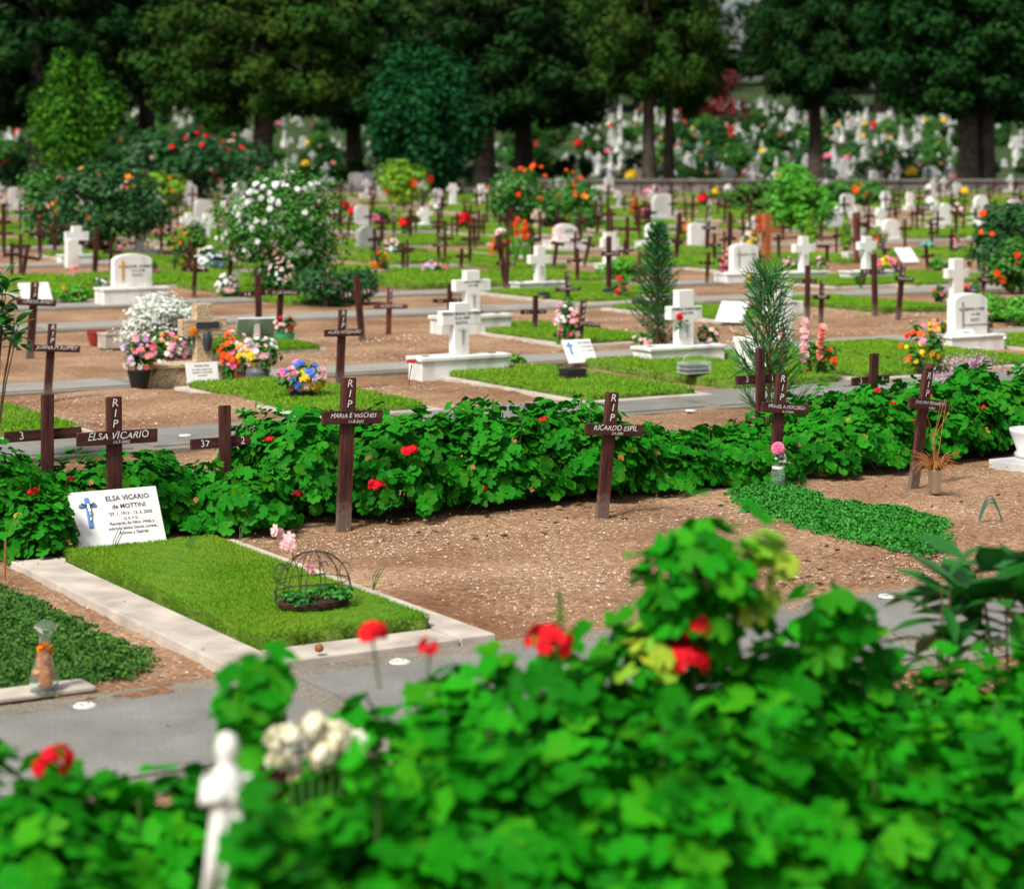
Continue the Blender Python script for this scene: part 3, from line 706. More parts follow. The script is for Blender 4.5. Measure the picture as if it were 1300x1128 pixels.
C(1111,400,1112,322,345,1095,1127,'n','tall brown cross with flowers at its bar, right of centre','6 2|2 0')
C(1140,405,1148,334,354,1135,1160,'r','brown cross leaning right beside the tall flowered one','AMELIA RUIZ')
C(1050,342,1051,312,313,1036,1053,'p','brown cross whose bar is nearly at its top, right of the white cross')
C(1088,334,1086,270,304,1080,1094,'p','thin reddish cross beside the small golden conifer',m='wood_red')
C(1178,345,1175,310,325,1168,1186,'p','brown cross leaning left with a turquoise bow on its head')
C(1208,326,1208,290,300,1200,1214,'p','brown cross with lilac flowers behind it at right')
C(1190,304,1190,268,278,1182,1198,'p','dark brown cross in front of the pale flowered stone at right')
C(1181,302,1182,277,284,1175,1190,'p','dark cross just left of the taller one at right')
C(1171,286,1171,258,266,1165,1177,'p','dark cross behind the pair of crosses at right')
C(1213,302,1217,262,270,1206,1222,'p','brown cross leaning right with a pink flower on its head')
C(1242,344,1243,312,324,1234,1252,'n','brown cross left of the dark bush at the right edge','5|2')
C(1256,340,1258,302,318,1250,1264,'p','dark cross close beside the dark bush at the right edge')
C(1247,378,1252,338,355,1238,1260,'r','brown cross leaning right behind the hedge like plot at right','NELLY')
C(1296,372,1298,322,342,1288,1306,'p','brown cross on a white base cut by the right edge')
C(1238,290,1239,264,272,1232,1244,'p','thin brown cross left of the far stone at right')
C(1250,290,1250,268,276,1244,1256,'p','thin reddish cross in front of the far stone at right',m='wood_red')
C(1138,282,1138,262,270,1132,1144,'p','thin dark cross right of the far white flowered cross')
C(1158,292,1158,266,272,1152,1164,'p','dark cross left of the flower group in the far right rows')
C(1141,297,1141,281,289,1134,1147,'p','small dark cross in front of the round topped white tablet')
C(1124,330,1124,316,317,1118,1130,'p','short brown post behind the pink and yellow bouquet')
C(1101,300,1101,280,288,1094,1108,'p','brown cross behind the white cross with a dark nameplate')
# far rows: nothing in the photograph tells these apart
fg = 'small brown crosses of the distant rows'; fl = 'small dark brown cross in the distant rows before the great trees'
fb = MB().box(-.027, .027, -.011, .011, -.1, .6).mesh('upright', 'wood'); fc = MB().box(-.15, .15, -.01, .01, -.028, .028).mesh('crossbar', 'wood')
first = None
def far_cross(X_, Y_, rz, sc_):
    global first
    if first is None:
        first = thing('wooden_cross', fl, 'cross', (X_, Y_, 0), rz, fg); put('upright', fb, first); put('crossbar', fc, first, (0, -.022, .41)); first.scale = (sc_,)*3
    else: copy_thing(first, (X_, Y_, 0), rz, scale=sc_)
nf = 0
for th in [27.0, 28.2, 33.1, 35.0, 38.2, 41.3, 43.4, 46.7, 49.7, 51.8, 55.4, 58, 60.7, 64.7, 68, 70.2, 75]:
    for q in range(90):
        s = th*.28+q*1.07+.5; X_, Y_ = W(s, th+.1); px = 650+X_*F/Y_; py = YH+F*H/Y_
        if not -10 < px < 1310 or py < 240: continue
        if rnd.random() < .66 and nf < 295:
            far_cross(X_+rnd.uniform(-.15,.15), Y_+rnd.uniform(-.1,.1), ANG+rnd.uniform(-.25,.25), rnd.uniform(.65,1.05)); nf += 1
print('far crosses', nf)

# ------------------------------------------------------------------ white crosses, headstones, tablets
def crossprof(h, a, s, z0, z1):
    return [(-s,0),(s,0),(s,z0),(a,z0),(a,z1),(s,z1),(s,h),(-s,h),(-s,z1),(-a,z1),(-a,z0),(-s,z0)]
def white_cross(px, py, wbox, hbox, yt, ya, aw, label, text=None, m='white', box=True, sw=.055, dark=None, name='stone_cross', group=None, dep=.2, off=0, figure=False, bar=.1):
    X_, Y_ = G(px, py); k = F/Y_
    r = thing(name, label, 'cross', (X_, Y_, 0), ANG, group)
    hb = hbox/k if box else 0; wb = wbox/k/CA
    if box:
        b = MB(); b.box(-wb/2, wb/2, -dep/2, dep/2, -.05, hb*.82).box(-wb/2-.015, wb/2+.015, -dep/2-.015, dep/2+.015, hb*.82, hb)
        b.build('pedestal', m, r, bevel=.006)
        if figure:
            for sx in (-1, 1): MB().lathe([(.0,.0),(.03,.0),(.03,.004),(.0,.004)], 12).build('vase_hole', 'black', r, loc=(sx*wb*.38, 0, hb))
    top = (py-yt)/k; za = (py-ya)/k; a = aw/k/CA/2
    b = MB().prism(crossprof(top-hb, a, sw, za-hb-bar/2, za-hb+bar/2), -.04, .04)
    cx = off/k/CA
    c = b.build('cross', m, r, bevel=.005, loc=(cx, 0, hb))
    if text:
        for q, tx in enumerate(text): text_on(c, tx, .030, 0, -.0415, za-hb+.03-q*.032, 'ink')
    if figure:
        b = MB(); b.tube([(0,0,.02),(0,-.004,.0),(.004,0,-.08),(0,0,-.13)], [.004,.012,.009,.004], 6).tube([(-.05,0,.02),(0,0,-.01),(.05,0,.02)], .004, 5).tube([(0,-.004,.01),(0,-.004,.032)], .008, 6)
        q_ = b.build('crucifix_figure', 'greystone', c, loc=(0, -.045, za-hb-.09)); q_.scale = (.6,.6,.75)
    if dark: MB().box(-.05, .05, -.006, .0, -.02, .02).build('nameplate', 'darkstone', c, loc=(dark, -.041, za-hb+.035))
    return r
white_cross(583,478,109,28,384,403,48,'nearest white cross standing on a long white box, lettered and with a small crucifix',['TERESA MARIA DE PEREZ','13-2-1999','Q.E.P.D.'],figure=True,sw=.062)
white_cross(598,424,88,25,343,362,44,'second white cross on a box, directly behind the nearest white one',['ANA ROMERO','6-7-1987'],figure=True,off=0,sw=.07)
white_cross(685,371,62,14,312,329,28,'white cross on a broad stepped pedestal behind the numbered crosses',None,m='whitepaint',figure=True)
white_cross(862,461,98,23,368,397,42,'white cross beside the tall potted conifer, a red rose at its centre',['FAMILIA RAMONDA','18-8-1975'],figure=True,off=6,sw=.07,dep=.24)
white_cross(994,436,10,4,368,390,48,'white cross seen behind the pine sapling and gladioli',['CARLOS R LOPEZ'],box=False,sw=.07,m='whitepaint')
white_cross(1020,357,56,13,300,315,28,'white cross with a dark nameplate on a white box, below the bright round bush',None,figure=True,dark=0)
white_cross(1100,357,60,14,300,312,24,'white cross with a dark nameplate, next white one to the right of the bright bush',None,figure=True,dark=.0)
white_cross(1214,388,10,4,328,347,30,'tall white cross standing right behind the white arched headstone',None,box=False,sw=.07,m='whitepaint')
white_cross(97,333,40,10,287,300,26,'white cross on a white pedestal with salmon flowers at its arm, far left',None,bar=.13,sw=.07)
white_cross(66,308,34,8,270,283,26,'white cross in front of the dark rose bush at far left',None,m='whitepaint',box=True)
white_cross(177,322,36,5,283,296,26,'white carved cross rising behind the weathered arched headstone',None,sw=.07,bar=.12)
white_cross(239,302,18,4,270,279,19,'left one of the two white crosses close together left of the white flowered shrub',None)
white_cross(262,305,18,4,271,281,20,'right one of the two white crosses close together left of the white flowered shrub',None)
white_cross(539,292,34,8,263,271,17,'small white cross on a broad white pedestal at the left of centre, far rows',None,sw=.08)
white_cross(575,262,18,4,233,240,14,'far white cross with stone rubble beside it under the round dark tree',None,sw=.1,m='whitepaint')
white_cross(613,257,24,4,234,242,15,'far white cross right of the round dark tree',None,sw=.1,off=-2)
white_cross(683,294,10,3,266,274,15,'pinkish stone cross below the big red rose bush',None,m='pinkstone',box=False,sw=.07)
white_cross(1118,294,26,8,264,271,14,'white cross with a pink flower, lower one of the flowered pair at right',None,sw=.08)
white_cross(1124,270,20,5,243,250,13,'far white cross crowned with red flowers, upper one of the pair at right',None,sw=.1)
white_cross(1155,266,14,5,244,251,10,'far white narrow cross beyond the flowered pair at right',None,sw=.1)
white_cross(774,340,30,6,295,308,22,'white cross behind the tall black based brown cross',None,m='whitepaint',sw=.09,bar=.13)
o = white_cross(973,336,8,4,270,293,36,'orange varnished wooden cross among the far rows',None,m='wood_orange',box=False,sw=.05,name='orange_cross',bar=.06)
o = white_cross(257,485,140,26,385,415,53,'speckled granite cross on a granite pedestal, yellow rose at its centre',None,m='granite',sw=.062,name='granite_cross',dep=.22,bar=.115)
MB().box(-.085,.085,-.008,0,-.022,.022).build('nameplate','darkstone',o,bevel=.002,loc=(.02,-.042,.40))
MB().lathe([(.02,-.08),(.034,-.03),(.03,.03),(.016,.06)],12).build('oval_portrait','darkstone',o,loc=(.015,-.05,.30),smooth=True)
C_ = C

def arch(hw, h, r, n=10):
    pts = [(-hw, 0), (hw, 0), (hw, h-r)]
    for q in range(1, n): a = math.pi*q/n; pts.append((hw*math.cos(a), h-r+r*math.sin(a)))
    return pts+[(-hw, h-r)]
def headstone(px, py, wd, yt, label, ped=None, m='white', arcr=.35, text=None, relief=False, dep=.05, lean=0, gold=False, name='headstone', off=0):
    X_, Y_ = G(px, py); k = F/Y_; hw = wd/k/CA/2; h = (py-yt)/k
    r = thing(name, label, 'headstone', (X_, Y_, 0), ANG); hb = 0
    if ped:
        wb, hbx = ped; hb = hbx/k; wb = wb/k/CA
        MB().box(-wb/2, wb/2, -.13, .13, -.05, hb*.85).box(-wb/2-.012, wb/2+.012, -.142, .142, hb*.85, hb).build('pedestal', m, r, bevel=.006)
    s = MB().prism(arch(hw, h-hb, hw*arcr), -dep, dep).build('slab', m, r, bevel=.007, loc=(off/k, 0, hb))
    hh = h-hb
    if relief:
        MB().prism(crossprof(hh*.6, hw*.22, hw*.06, hh*.42, hh*.46), -.006, 0).build('cross_relief', 'greystone' if not gold else 'gold', s, loc=(-hw*.55, -dep, hh*.2))
    if text:
        for q, (tx, sz) in enumerate(text): text_on(s, tx, hw*sz, hw*.22, -dep-.0015, hh*.62-q*hh*.13, 'ink')
    return r
headstone(1228,444,47,372,'white arched headstone with a dark sword like cross relief, on a white box',ped=(76,20),relief=True,text=[('MARIA LUISA',.2),('1-4-1986',.17),('Q.E.P.D.',.17),('RECUERDO DE SUS HIJOS',.13)])
headstone(944,358,34,309,'upright white headstone on a broad white plinth with a thin cross relief',ped=(62,12),relief=True,text=[('RAMON DIAZ',.2)],arcr=.3)
headstone(886,315,24,283,'plain white headstone without any plinth behind tall dark crosses',arcr=.25)
headstone(831,314,22,283,'white headstone with a knob on top beyond the conifer',ped=(40,8),arcr=.5)
headstone(717,315,28,284,'white stepped headstone with grey lettering beyond the leaning bouquet cross',ped=(46,10),arcr=.5,text=[('JUAN',.3),('Q.E.P.D.',.25)])
headstone(760,256,16,235,'small round topped white stone right of the red rose bushes',arcr=.35)
headstone(843,272,20,246,'round topped white stone with a dark cross before it and white flowers below',ped=(28,5),arcr=.5)
headstone(1131,308,22,278,'round topped white tablet at right with a small dark cross before it',ped=(30,5),arcr=.5)
headstone(452,238,17,219,'far white headstone left of the round dark tree',ped=(26,4),arcr=.4,m='whitepaint')
headstone(167,386,44,322,'weathered white arched headstone with a small gilt figure at left',ped=(74,22),relief=True,gold=True,arcr=.35,text=[('RAQUEL GOMEZ',.2),('12-3-1978',.17),('Q.E.P.D.',.17)])
headstone(466,318,24,286,'rounded rough grey stone right of the white flowered shrub',m='greystone',arcr=.9,dep=.08)
headstone(1199,290,15,258,'pale flowered stone at right with pink blossoms',ped=(30,6),arcr=.8)
headstone(1245,282,18,248,'white stone at far right under the twin trunks, flowers beside it',ped=(32,7),arcr=.8)
headstone(962,292,26,274,'low rounded grey white stone behind the orange cross',arcr=.9,m='marblegrey')
headstone(1061,290,26,272,'low rounded pale stone right of the bright round bush',arcr=.9,m='marblegrey')
headstone(926,247,12,234,'small far white stone left of the grey green bush',arcr=.9)
headstone(985,262,12,246,'small far white stone between two bushes',arcr=.3)
headstone(91,340,13,303,'narrow white pillar stone standing before the far left white cross',m='whitepaint',arcr=.3,dep=.06)

def tablet(px, py, wd, ln, tilt, label, lines, size=.03, relief=True, m='white', rz=0, thick=.018, x0=.07, name='slanted_tablet', legs=True):
    X_, Y_ = G(px, py)
    r = thing(name, label, 'tablet', (X_, Y_, 0), ANG+rz)
    a = R(tilt); b = MB().box(-wd/2, wd/2, -thick/2, thick/2, 0, ln).build('board', m, r, bevel=.002)
    b.rotation_euler.x = -(R(90)-a); b.location.z = .02
    if legs:
        top = ln*math.sin(a); back = ln*math.cos(a)
        MB().prism([(-.03,-.05),(.03,-.05),(.02,top*.85),(-.02,top*.85)], back*.9-.01, back*.9+.03).build('prop', 'kerb', r)
    for q, (tx, sz) in enumerate(lines):
        text_on(b, tx, sz, x0, -thick/2-.0012, ln*.86-sum(l[1] for l in lines[:q])*1.22-sz*.2, 'ink')
    if relief:
        MB().prism(crossprof(ln*.52, ln*.15, .009, ln*.36, ln*.41), -.007, 0).build('crucifix', 'blue', b, bevel=.002, loc=(-wd*.32, -thick/2, ln*.36))
    return r
tb = tablet(156,700,.375,.245,60,'white marble plaque with a blue crucifix leaning at the head of the nearest lawn grave',
  [('ELSA VICARIO',.030),('de MOTTINI',.027),('*27. 1. 1913 - 13. 5. 2002',.0185),('Q. E. P. D.',.015),('Recuerdo de Nino, Hilda y',.0175),('sobrinos nietos Daniel, Lorena,',.0165),('Romina y Gabriel',.0175)], x0=.055)
for ch in tb.children:
    if ch.name.startswith('board'):
        MB().tube([(0,-.012,.0),(.003,-.012,-.03),(0,-.011,-.07)], [.004,.006,.003], 6).tube([(-.028,-.01,.006),(0,-.011,-.006),(.028,-.01,.006)], .003, 5).build('crucifix_figure', 'metal', ch, loc=(-.12, -.009, .185))
tablet(741,464,.25,.2,55,'white slanted tablet with a blue cross standing behind the kerbless lawn',[('EDUARDO',.028),('COUSO',.028),('21-6-2001',.024)])
tablet(879,460,.19,.2,60,'small white tablet with dark lettering leaning on the white box by the conifer',[('RECUERDO DE SU',.02),('ESPOSA E HIJOS',.02),('NIETOS Y',.02),('FAMILIA',.02)],relief=False,x0=0)
tablet(962,478,.2,.3,58,'white slanted tablet with a portrait, standing left of the pine sapling',[('JORGE LUIS',.024),('PEREYRA',.024),('Q.E.P.D.',.02)],relief=False,x0=0)
tablet(1234,446,.17,.17,60,'white tablet with dark lettering leaning on the white arched headstone box',[('MARIA',.024),('TUS HIJOS NIETOS',.018),('Y BISNIETOS CON',.018),('AMOR',.018),('2-5-1990',.018)],relief=False,x0=0)
tablet(1157,335,.3,.28,45,'blank looking white slanted tablet between crosses at the right',[('ROSA',.03)],relief=False,x0=0)
tablet(48,384,.33,.24,48,'white slanted tablet with a grey motif behind a brown cross at the far left',[('ANGEL REYES',.03),('22-3-1999',.026)],relief=False,x0=0)
tablet(258,489,.235,.14,75,'small white board with black writing before the granite pedestal',[('Hector Ruiz',.022),('tus hijos y nietos que',.017),('siempre te recuerdan',.017),('con amor',.017)],relief=False,x0=0,thick=.012,legs=False)
tablet(322,436,.32,.26,52,'slanted tablet seen from behind, dark back and pale rim, under the tall numbered cross',[],relief=False,m='marblegrey',rz=math.pi*.92)
o = tablet(925,412,.26,.30,35,'pale slanted tablet on a prop seen from its side, between lawns right of the conifer',[],relief=False,m='whitepaint',rz=-.9)
# black flower blocks and other small stones on the lawns
def block(px, py, wd, h, label, m='darkstone', name='flower_block', dep=.1):
    X_, Y_ = G(px, py); r = thing(name, label, 'block', (X_, Y_, .06), ANG)
    MB().box(-wd/2, wd/2, -dep/2, dep/2, 0, h).build('block', m, r, bevel=.004)
    for q in (-.25, .25): MB().lathe([(0,0),(.017,0),(.017,.003),(0,.003)], 10).build('hole', 'black', r, loc=(q*wd, 0, h))
block(774,378,.12,.045,'black stone block at the foot of the tall cross on the lawn')
block(812,394,.13,.045,'black stone block on the short lawn left of the conifer')
block(690,382,.10,.035,'black stone block behind the numbered cross on the lawn')
block(1137,352,.1,.04,'black stone block on the long lawn at right')
X_, Y_ = G(148, 441)
r = thing('concrete_block', 'hollow grey concrete block beside the red pot', 'block', (X_, Y_, 0), ANG)
MB().box(-.13,.13,-.09,.09,0,.105).box(-.135,.135,-.095,.095,.105,.125).build('block','kerb',r,bevel=.004)
MB().lathe([(0,0),(.05,0),(.05,.004),(0,.004)],18).build('hole','black',r,loc=(-.03,0,.1235))
# right edge: white planter and marble slab
s_, t_ = ST(*G(1262, 612))
X_, Y_ = G(1255, 590)
r = thing('marble_slab', 'grey marble grave slab entering at the right edge', 'slab', (X_, Y_, 0), ANG)
MB().box(0,.9,-.35,.0,-.04,.03).box(0,.9,-.72,-.36,-.04,.028).build('slab','marblegrey',r,bevel=.004)
# end of the neighbour's kerb at the left
X_, Y_ = G(124, 878)
r = thing('kerb_stone', 'pale rounded kerb end at the lower left carrying the glass bottle', 'kerb', (X_, Y_, 0), ANG)
MB().prism([(-1.3,0),(0,0),(0,.018),(-1.3,.018)],0,.13).build('stone','kerb',r,bevel=.012)
# numbered discs set in the path
def disc(px, py, num, label, z=.0145, rr=.034):
    X_, Y_ = G(px, py); r = thing('number_disc', label, 'disc', (X_, Y_, z), ANG)
    MB().lathe([(rr,0),(rr-.004,.005),(0,.0055)],28).build('disc','whitepaint',r)
    o = put('number', text_mesh(num, rr*.85, 'number', 'ink'), r, (0,0,.0062))
disc(108,902,'12 71','round white number disc set in the near path at the left')
disc(508,846,'12 72','round white number disc in the near path before the lawn corner')
disc(1127,762,'12 74','round white number disc in the near path at the right')
disc(235,556,'13 1','round white number disc in the path behind the hedge at left')
disc(877,524,'13 6','round white number disc in the path behind the hedge at right')

# ------------------------------------------------------------------ geraniums
def umbel(rs, c, r=.028, n=16):               # a ball of small blossoms
    D = rs.normal(size=(n,3)); D[:,2] = np.abs(D[:,2])*1.0-.15; D /= np.linalg.norm(D, axis=1, keepdims=True)
    P = np.array(c)+D*r*(.55+.5*rs.rand(n,1))*np.array([1.1,1.1,.8])
    return scatter(BL[0], BL[1], P, frames(n, D, rs), r*.46*(.7+.6*rs.rand(n,1)))
def merge(parts):
    V = []; T = []; o = 0
    for v, t in parts: V.append(v); T.append(t+o); o += len(v)
    return np.concatenate(V), np.concatenate(T)
def geranium(label, X_, Y_, rx, ry, h, n, ls, seed, m='geranium', red=3, yel=8, z0=.0, group='geranium bushes', flowers=None, sprigs=5, fm='red', rz=ANG, name='geranium_bush', olds=True, lower=.12):
    rs = np.random.RandomState(seed)
    r = thing(name, label, 'plant', (X_, Y_, z0), rz, group)
    th = rs.rand(n)*6.283; u = rs.rand(n)**.8
    cz = u; rr = np.sqrt(np.maximum(0, 1-cz*cz)); k = .72+.3*rs.rand(n)
    lump = 1+.13*np.sin(th*3+seed)+.10*np.sin(th*5+cz*9+seed*2)+.06*np.sin(th*9-cz*14)
    sh = np.maximum(rr, .35+.65*(1-cz))*0+rr**.7
    P = np.stack([rx*np.cos(th)*sh*k*lump, ry*np.sin(th)*sh*k*lump, h*(lower+(1-lower)*cz*k*lump)], 1)
    D = np.stack([np.cos(th)*rr, np.sin(th)*rr, cz*.7+.35], 1)+rs.normal(size=(n,3))*.28
    size = ls*(.5+.62*rs.rand(n,1))
    # sprigs that stand proud of the mass
    st = MB(); SP = []; SD = []
    for q in range(sprigs):
        a = rs.rand()*6.283; d = rs.rand()**.5*.7; bx, by = rx*d*math.cos(a), ry*d*math.sin(a); tz = h*(math.sqrt(1-d*d)+rs.uniform(.02,.22))
        st.tube([(bx*.8, by*.8, h*.3), (bx, by, tz)], [.005,.003], 5)
        for w_ in range(5):
            aa = rs.rand()*6.283; SP.append((bx+.035*math.cos(aa), by+.035*math.sin(aa), tz-.02*w_+.01)); SD.append((math.cos(aa)*.8, math.sin(aa)*.8, 1))
    for q in range(9):
        a = rs.rand()*6.283; st.tube([(rx*.15*math.cos(a), ry*.15*math.sin(a), 0), (rx*.5*math.cos(a), ry*.5*math.sin(a), h*.6)], [.008,.005], 5)
    st.build('stems', 'stem', r)
    if SP:
        SP = np.array(SP); SD = np.array(SD)+rs.normal(size=SP.shape)*.2
        P = np.concatenate([P, SP]); D = np.concatenate([D, SD]); size = np.concatenate([size, ls*(.5+.5*rs.rand(len(SP),1))])
    put('leaves', npmesh('leaves', *scatter(GL[0], GL[1], P, frames(len(P), D, rs), size), m), r)
    if yel:
        th = rs.rand(yel)*6.283; cz = rs.rand(yel)*.8; rr = np.sqrt(1-cz**2)
        P = np.stack([rx*np.cos(th)*rr**.7*1.04, ry*np.sin(th)*rr**.7*1.04, h*(lower+(1-lower)*cz)], 1)
        D = np.stack([np.cos(th), np.sin(th), np.full(yel, .8)], 1)
        hf = max(1, yel//2)
        put('yellow_leaves', npmesh('yellow_leaves', *scatter(GL[0], GL[1], P[:hf], frames(hf, D[:hf], rs), ls*.55), 'leaf_yellow'), r)
        if yel > hf: put('dry_leaves', npmesh('dry_leaves', *scatter(GL[0]*np.array([1,.7,2.5]), GL[1], P[hf:], frames(yel-hf, D[hf:], rs), ls*.45), 'leaf_brown'), r)
    fl = list(flowers or [])
    for q in range(red):
        a = rs.uniform(math.pi*1.0, math.pi*2.0); d = rs.uniform(.3, 1); fl.append((rx*d*math.cos(a)*1.05, ry*d*math.sin(a)*1.05, h*(lower+(1-lower)*math.sqrt(max(0,1-d*d)))+.03, rs.uniform(.012, .022), fm if rs.rand() < .7 else 'darkred'))
    for (x, y, z, rad, mm) in fl:
        b = MB().tube([(x*.8, y*.8, z-.10), (x, y, z-.01)], .0022, 5); s_ = b.build('flower_stalk', 'stem', r)
        put('flower_head', npmesh('flower_head', *umbel(rs, (x, y, z), rad, 26 if rad > .02 else 12), mm), s_)
    return r
# hedge between the two rows of crosses: bushes side by side along t = 8.6 .. 9.1
hedge = [ # s, t, rx, ry, h, label
 (1.15, 8.95, .45, .40, .47, 'geranium bush cut off at the left edge of the hedge'),
 (1.95, 8.98, .45, .42, .50, 'geranium bush at the left end, hiding a half sunk cross'),
 (2.72, 9.0, .42, .38, .50, 'geranium bush left of the white plaque'),
 (2.98, 8.60, .15, .13, .26, 'low geranium tuft hanging over the left corner of the white plaque'),
 (3.50, 9.08, .42, .28, .40, 'geranium bush right behind the white plaque'),
 (3.95, 9.0, .35, .36, .42, 'geranium bush between the plaque and the tall middle cross, lower part'),
 (4.35, 9.12, .34, .34, .62, 'tallest geranium bush behind the tall middle cross, near the yellow and pink bouquet'),
 (4.80, 9.0, .42, .38, .48, 'geranium bush right of the tall middle cross, red umbels on its left side'),
 (5.30, 9.0, .40, .38, .52, 'geranium bush left of the centre cross that leans right'),
 (5.72, 8.98, .36, .38, .54, 'geranium bush behind the centre cross that leans right'),
 (6.15, 8.98, .36, .36, .40, 'low geranium bush right of the centre cross, a gap above it'),
 (6.62, 9.0, .40, .40, .46, 'geranium bush left of the cross with the pink rose'),
 (7.10, 9.05, .38, .40, .52, 'geranium bush behind the cross with the pink rose'),
 (7.55, 9.1, .40, .42, .62, 'high geranium bush between the rose cross and the dried plant'),
 (8.05, 9.15, .42, .42, .66, 'high geranium bush behind the dried plant'),
 (8.60, 9.2, .45, .42, .72, 'high geranium bush right of the dried plant near the white planter'),
 (9.25, 9.3, .45, .45, .74, 'geranium bush cut off at the right edge behind the white planter'),
]
for q, (s, t, rx, ry, h, lb) in enumerate(hedge):
    x, y = W(s, t); fl = []
    hpx = 650+x*F/y; hb = YH+F*H/y; ht = np.interp(hpx, [-60,0,50,100,150,200,285,330,385,430,500,560,640,700,770,830,900,960,1030,1090,1170,1240,1330], [556,556,540,522,555,575,592,562,506,530,522,516,510,508,515,548,552,532,528,490,490,468,460])
    if q != 3 and q != 4: h = (hb-ht)/(hb-YH)*H/1.10
    if q == 4: h = .30
    if q == 7: fl = [(-.28, -.33, .16, .030, 'red'), (-.12, -.34, .30, .030, 'red'), (-.38, -.25, .34, .02, 'red'), (.02, -.1, .66, .018, 'red')]
    n = int(5200*(rx*h+ry*h+rx*ry)); n = int(n*.84)
    geranium(lb, x, y, rx, ry, h, n, .036, 20+q, red=(1 if q < 13 else 4), yel=11, flowers=fl, sprigs=7 if q != 10 else 3, group='geranium bushes of the middle hedge')
# foreground bushes, out of focus
def gpx(px, Z, ytop): return (px-650)*Z/F, Z, H-(ytop-YH)*Z/F
near_b = [ # px, Z, ytop, r, label, flowers [(px,py,rad)]
 (-30, 3.9, 935, .24, 'foreground geranium at the lower left corner', []),
 (70, 4.0, 985, .20, 'foreground geranium with one red bloom at the lower left', [(70,968,.030)]),
 (190, 4.0, 962, .17, 'foreground geranium between the left bloom and the white figurine', []),
 (400, 4.1, 985, .20, 'foreground geranium below the cream flowers', []),
 (520, 4.1, 905, .21, 'foreground geranium carrying two raised red blooms left of centre', [(473,806,.026),(545,824,.020)]),
 (635, 4.15, 868, .20, 'foreground geranium with a bud on a tall stalk', [(697,817,.036)]),
 (760, 4.2, 838, .21, 'foreground geranium with two red blooms and yellowed leaves at centre', [(866,838,.036),(884,797,.028)]),
 (905, 4.3, 800, .22, 'foreground geranium under the tall pale green shoot', []),
 (1030, 4.45, 800, .20, 'foreground geranium right of the tall pale green shoot', []),
 (1150, 4.6, 868, .24, 'foreground geranium in front of the grey path at right', []),
 (1290, 4.8, 805, .30, 'foreground geranium at the lower right corner', []),
]
for q, (px, Z, yt, rd, lb, fls) in enumerate(near_b):
    rd *= .9 if px < 600 else 1
    x, y, h = gpx(px, Z, yt+(48 if px < 450 or px > 1100 else 20)); fl = []
    for (fx, fy, fr) in fls:
        Zf = Z-.05; wx, wy, wz = gpx(fx, Zf, fy); dx, dy = wx-x, wy-y
        fl.append((dx*CA+dy*SA, -dx*SA+dy*CA, wz, fr, 'red'))
    geranium(lb, x, y, rd*1.15, rd*1.2, h, 900, .042, 60+q, m='geranium_near', red=0, yel=4, flowers=fl, sprigs=4, group='out of focus foreground geraniums', lower=.25)
for q, (px, Z, yt, rd, lb) in enumerate([(60,3.4,1060,.2,'nearest geranium at the lower left, below the red bloom'),(350,2.95,1085,.10,'nearest geranium covering the foot of the white figurine'),(480,3.4,1010,.2,'nearest geranium at the bottom right of the figurine'),(640,3.5,960,.19,'nearest geranium at the bottom, left of centre'),(800,3.5,945,.2,'nearest geranium at the bottom centre'),
    (960,3.6,930,.2,'nearest geranium at the bottom, right of centre'),(1120,3.8,960,.22,'nearest geranium at the bottom right'),(1270,4.0,905,.24,'nearest geranium in the bottom right corner')]):
    x, y, h = gpx(px, Z, yt+30)
    geranium(lb, x, y, rd*1.1, rd*1.1, h, 900, .042, 90+q, m='geranium_near', red=0, yel=2, sprigs=3, group='out of focus foreground geraniums', lower=.3)
# raised leafy shoots
def shoot(label, pts, n, ls, m, seed, r0=.05, cat='plant'):
    rs = np.random.RandomState(seed); P3 = [Vector(gpx(*p)) for p in pts]; base = P3[0]
    r = thing('geranium_shoot', label, cat, (base.x, base.y, 0), 0)
    loc = [p-Vector((base.x, base.y, 0)) for p in P3]
    MB().tube([(0,0,0)]+loc, [.007]+[.005]*len(loc), 6).build('stem', 'stem', r)
    P = []; D = []
    for q in range(n):
        k = rs.randint(1, len(loc)); f = rs.rand(); c = loc[k-1].lerp(loc[k], f); d = rs.normal(size=3); d /= np.linalg.norm(d)
        P.append(np.array(c)+d*r0*rs.rand()**.4); D.append(d*.8+np.array([0,-.25,.8]))
    P = np.array(P); D = np.array(D)
    put('leaves', npmesh('leaves', *scatter(GL[0], GL[1], P, frames(n, D, rs), ls*(.55+.6*rs.rand(n,1))), m), r)
    return r
shoot('pale green geranium shoot rising highest above the foreground', [(900,4.2,820),(905,4.15,740),(900,4.15,672)], 80, .038, 'geranium_near', 3, .10)
shoot('lime tipped geranium shoot right of the highest one', [(930,4.25,800),(950,4.2,740),(975,4.2,700)], 34, .034, 'leaf_lime', 4, .055)
shoot('geranium shoot reaching left from the highest one', [(880,4.2,800),(860,4.15,750),(830,4.15,730)], 40, .038, 'geranium_near', 5, .06)
shoot('geranium shoot with toothed leaves before the near path, right', [(1040,4.3,860),(1050,4.3,790),(1070,4.3,770)], 32, .038, 'geranium_near', 6, .06)
shoot('geranium shoot over the kerb corner left of the cream flowers', [(300,3.9,960),(320,3.9,880),(330,3.9,848)], 16, .050, 'geranium_near', 8, .06)
shoot('thin stalk with a green bud in front of the bare grave', [(712,4.1,850),(710,4.1,775),(710,4.1,750)], 6, .012, 'leaf_lime', 9, .006)
shoot('small raised geranium shoot right of the left red blooms', [(640,4.1,880),(648,4.1,850),(652,4.1,835)], 12, .036, 'geranium_near', 10, .045)
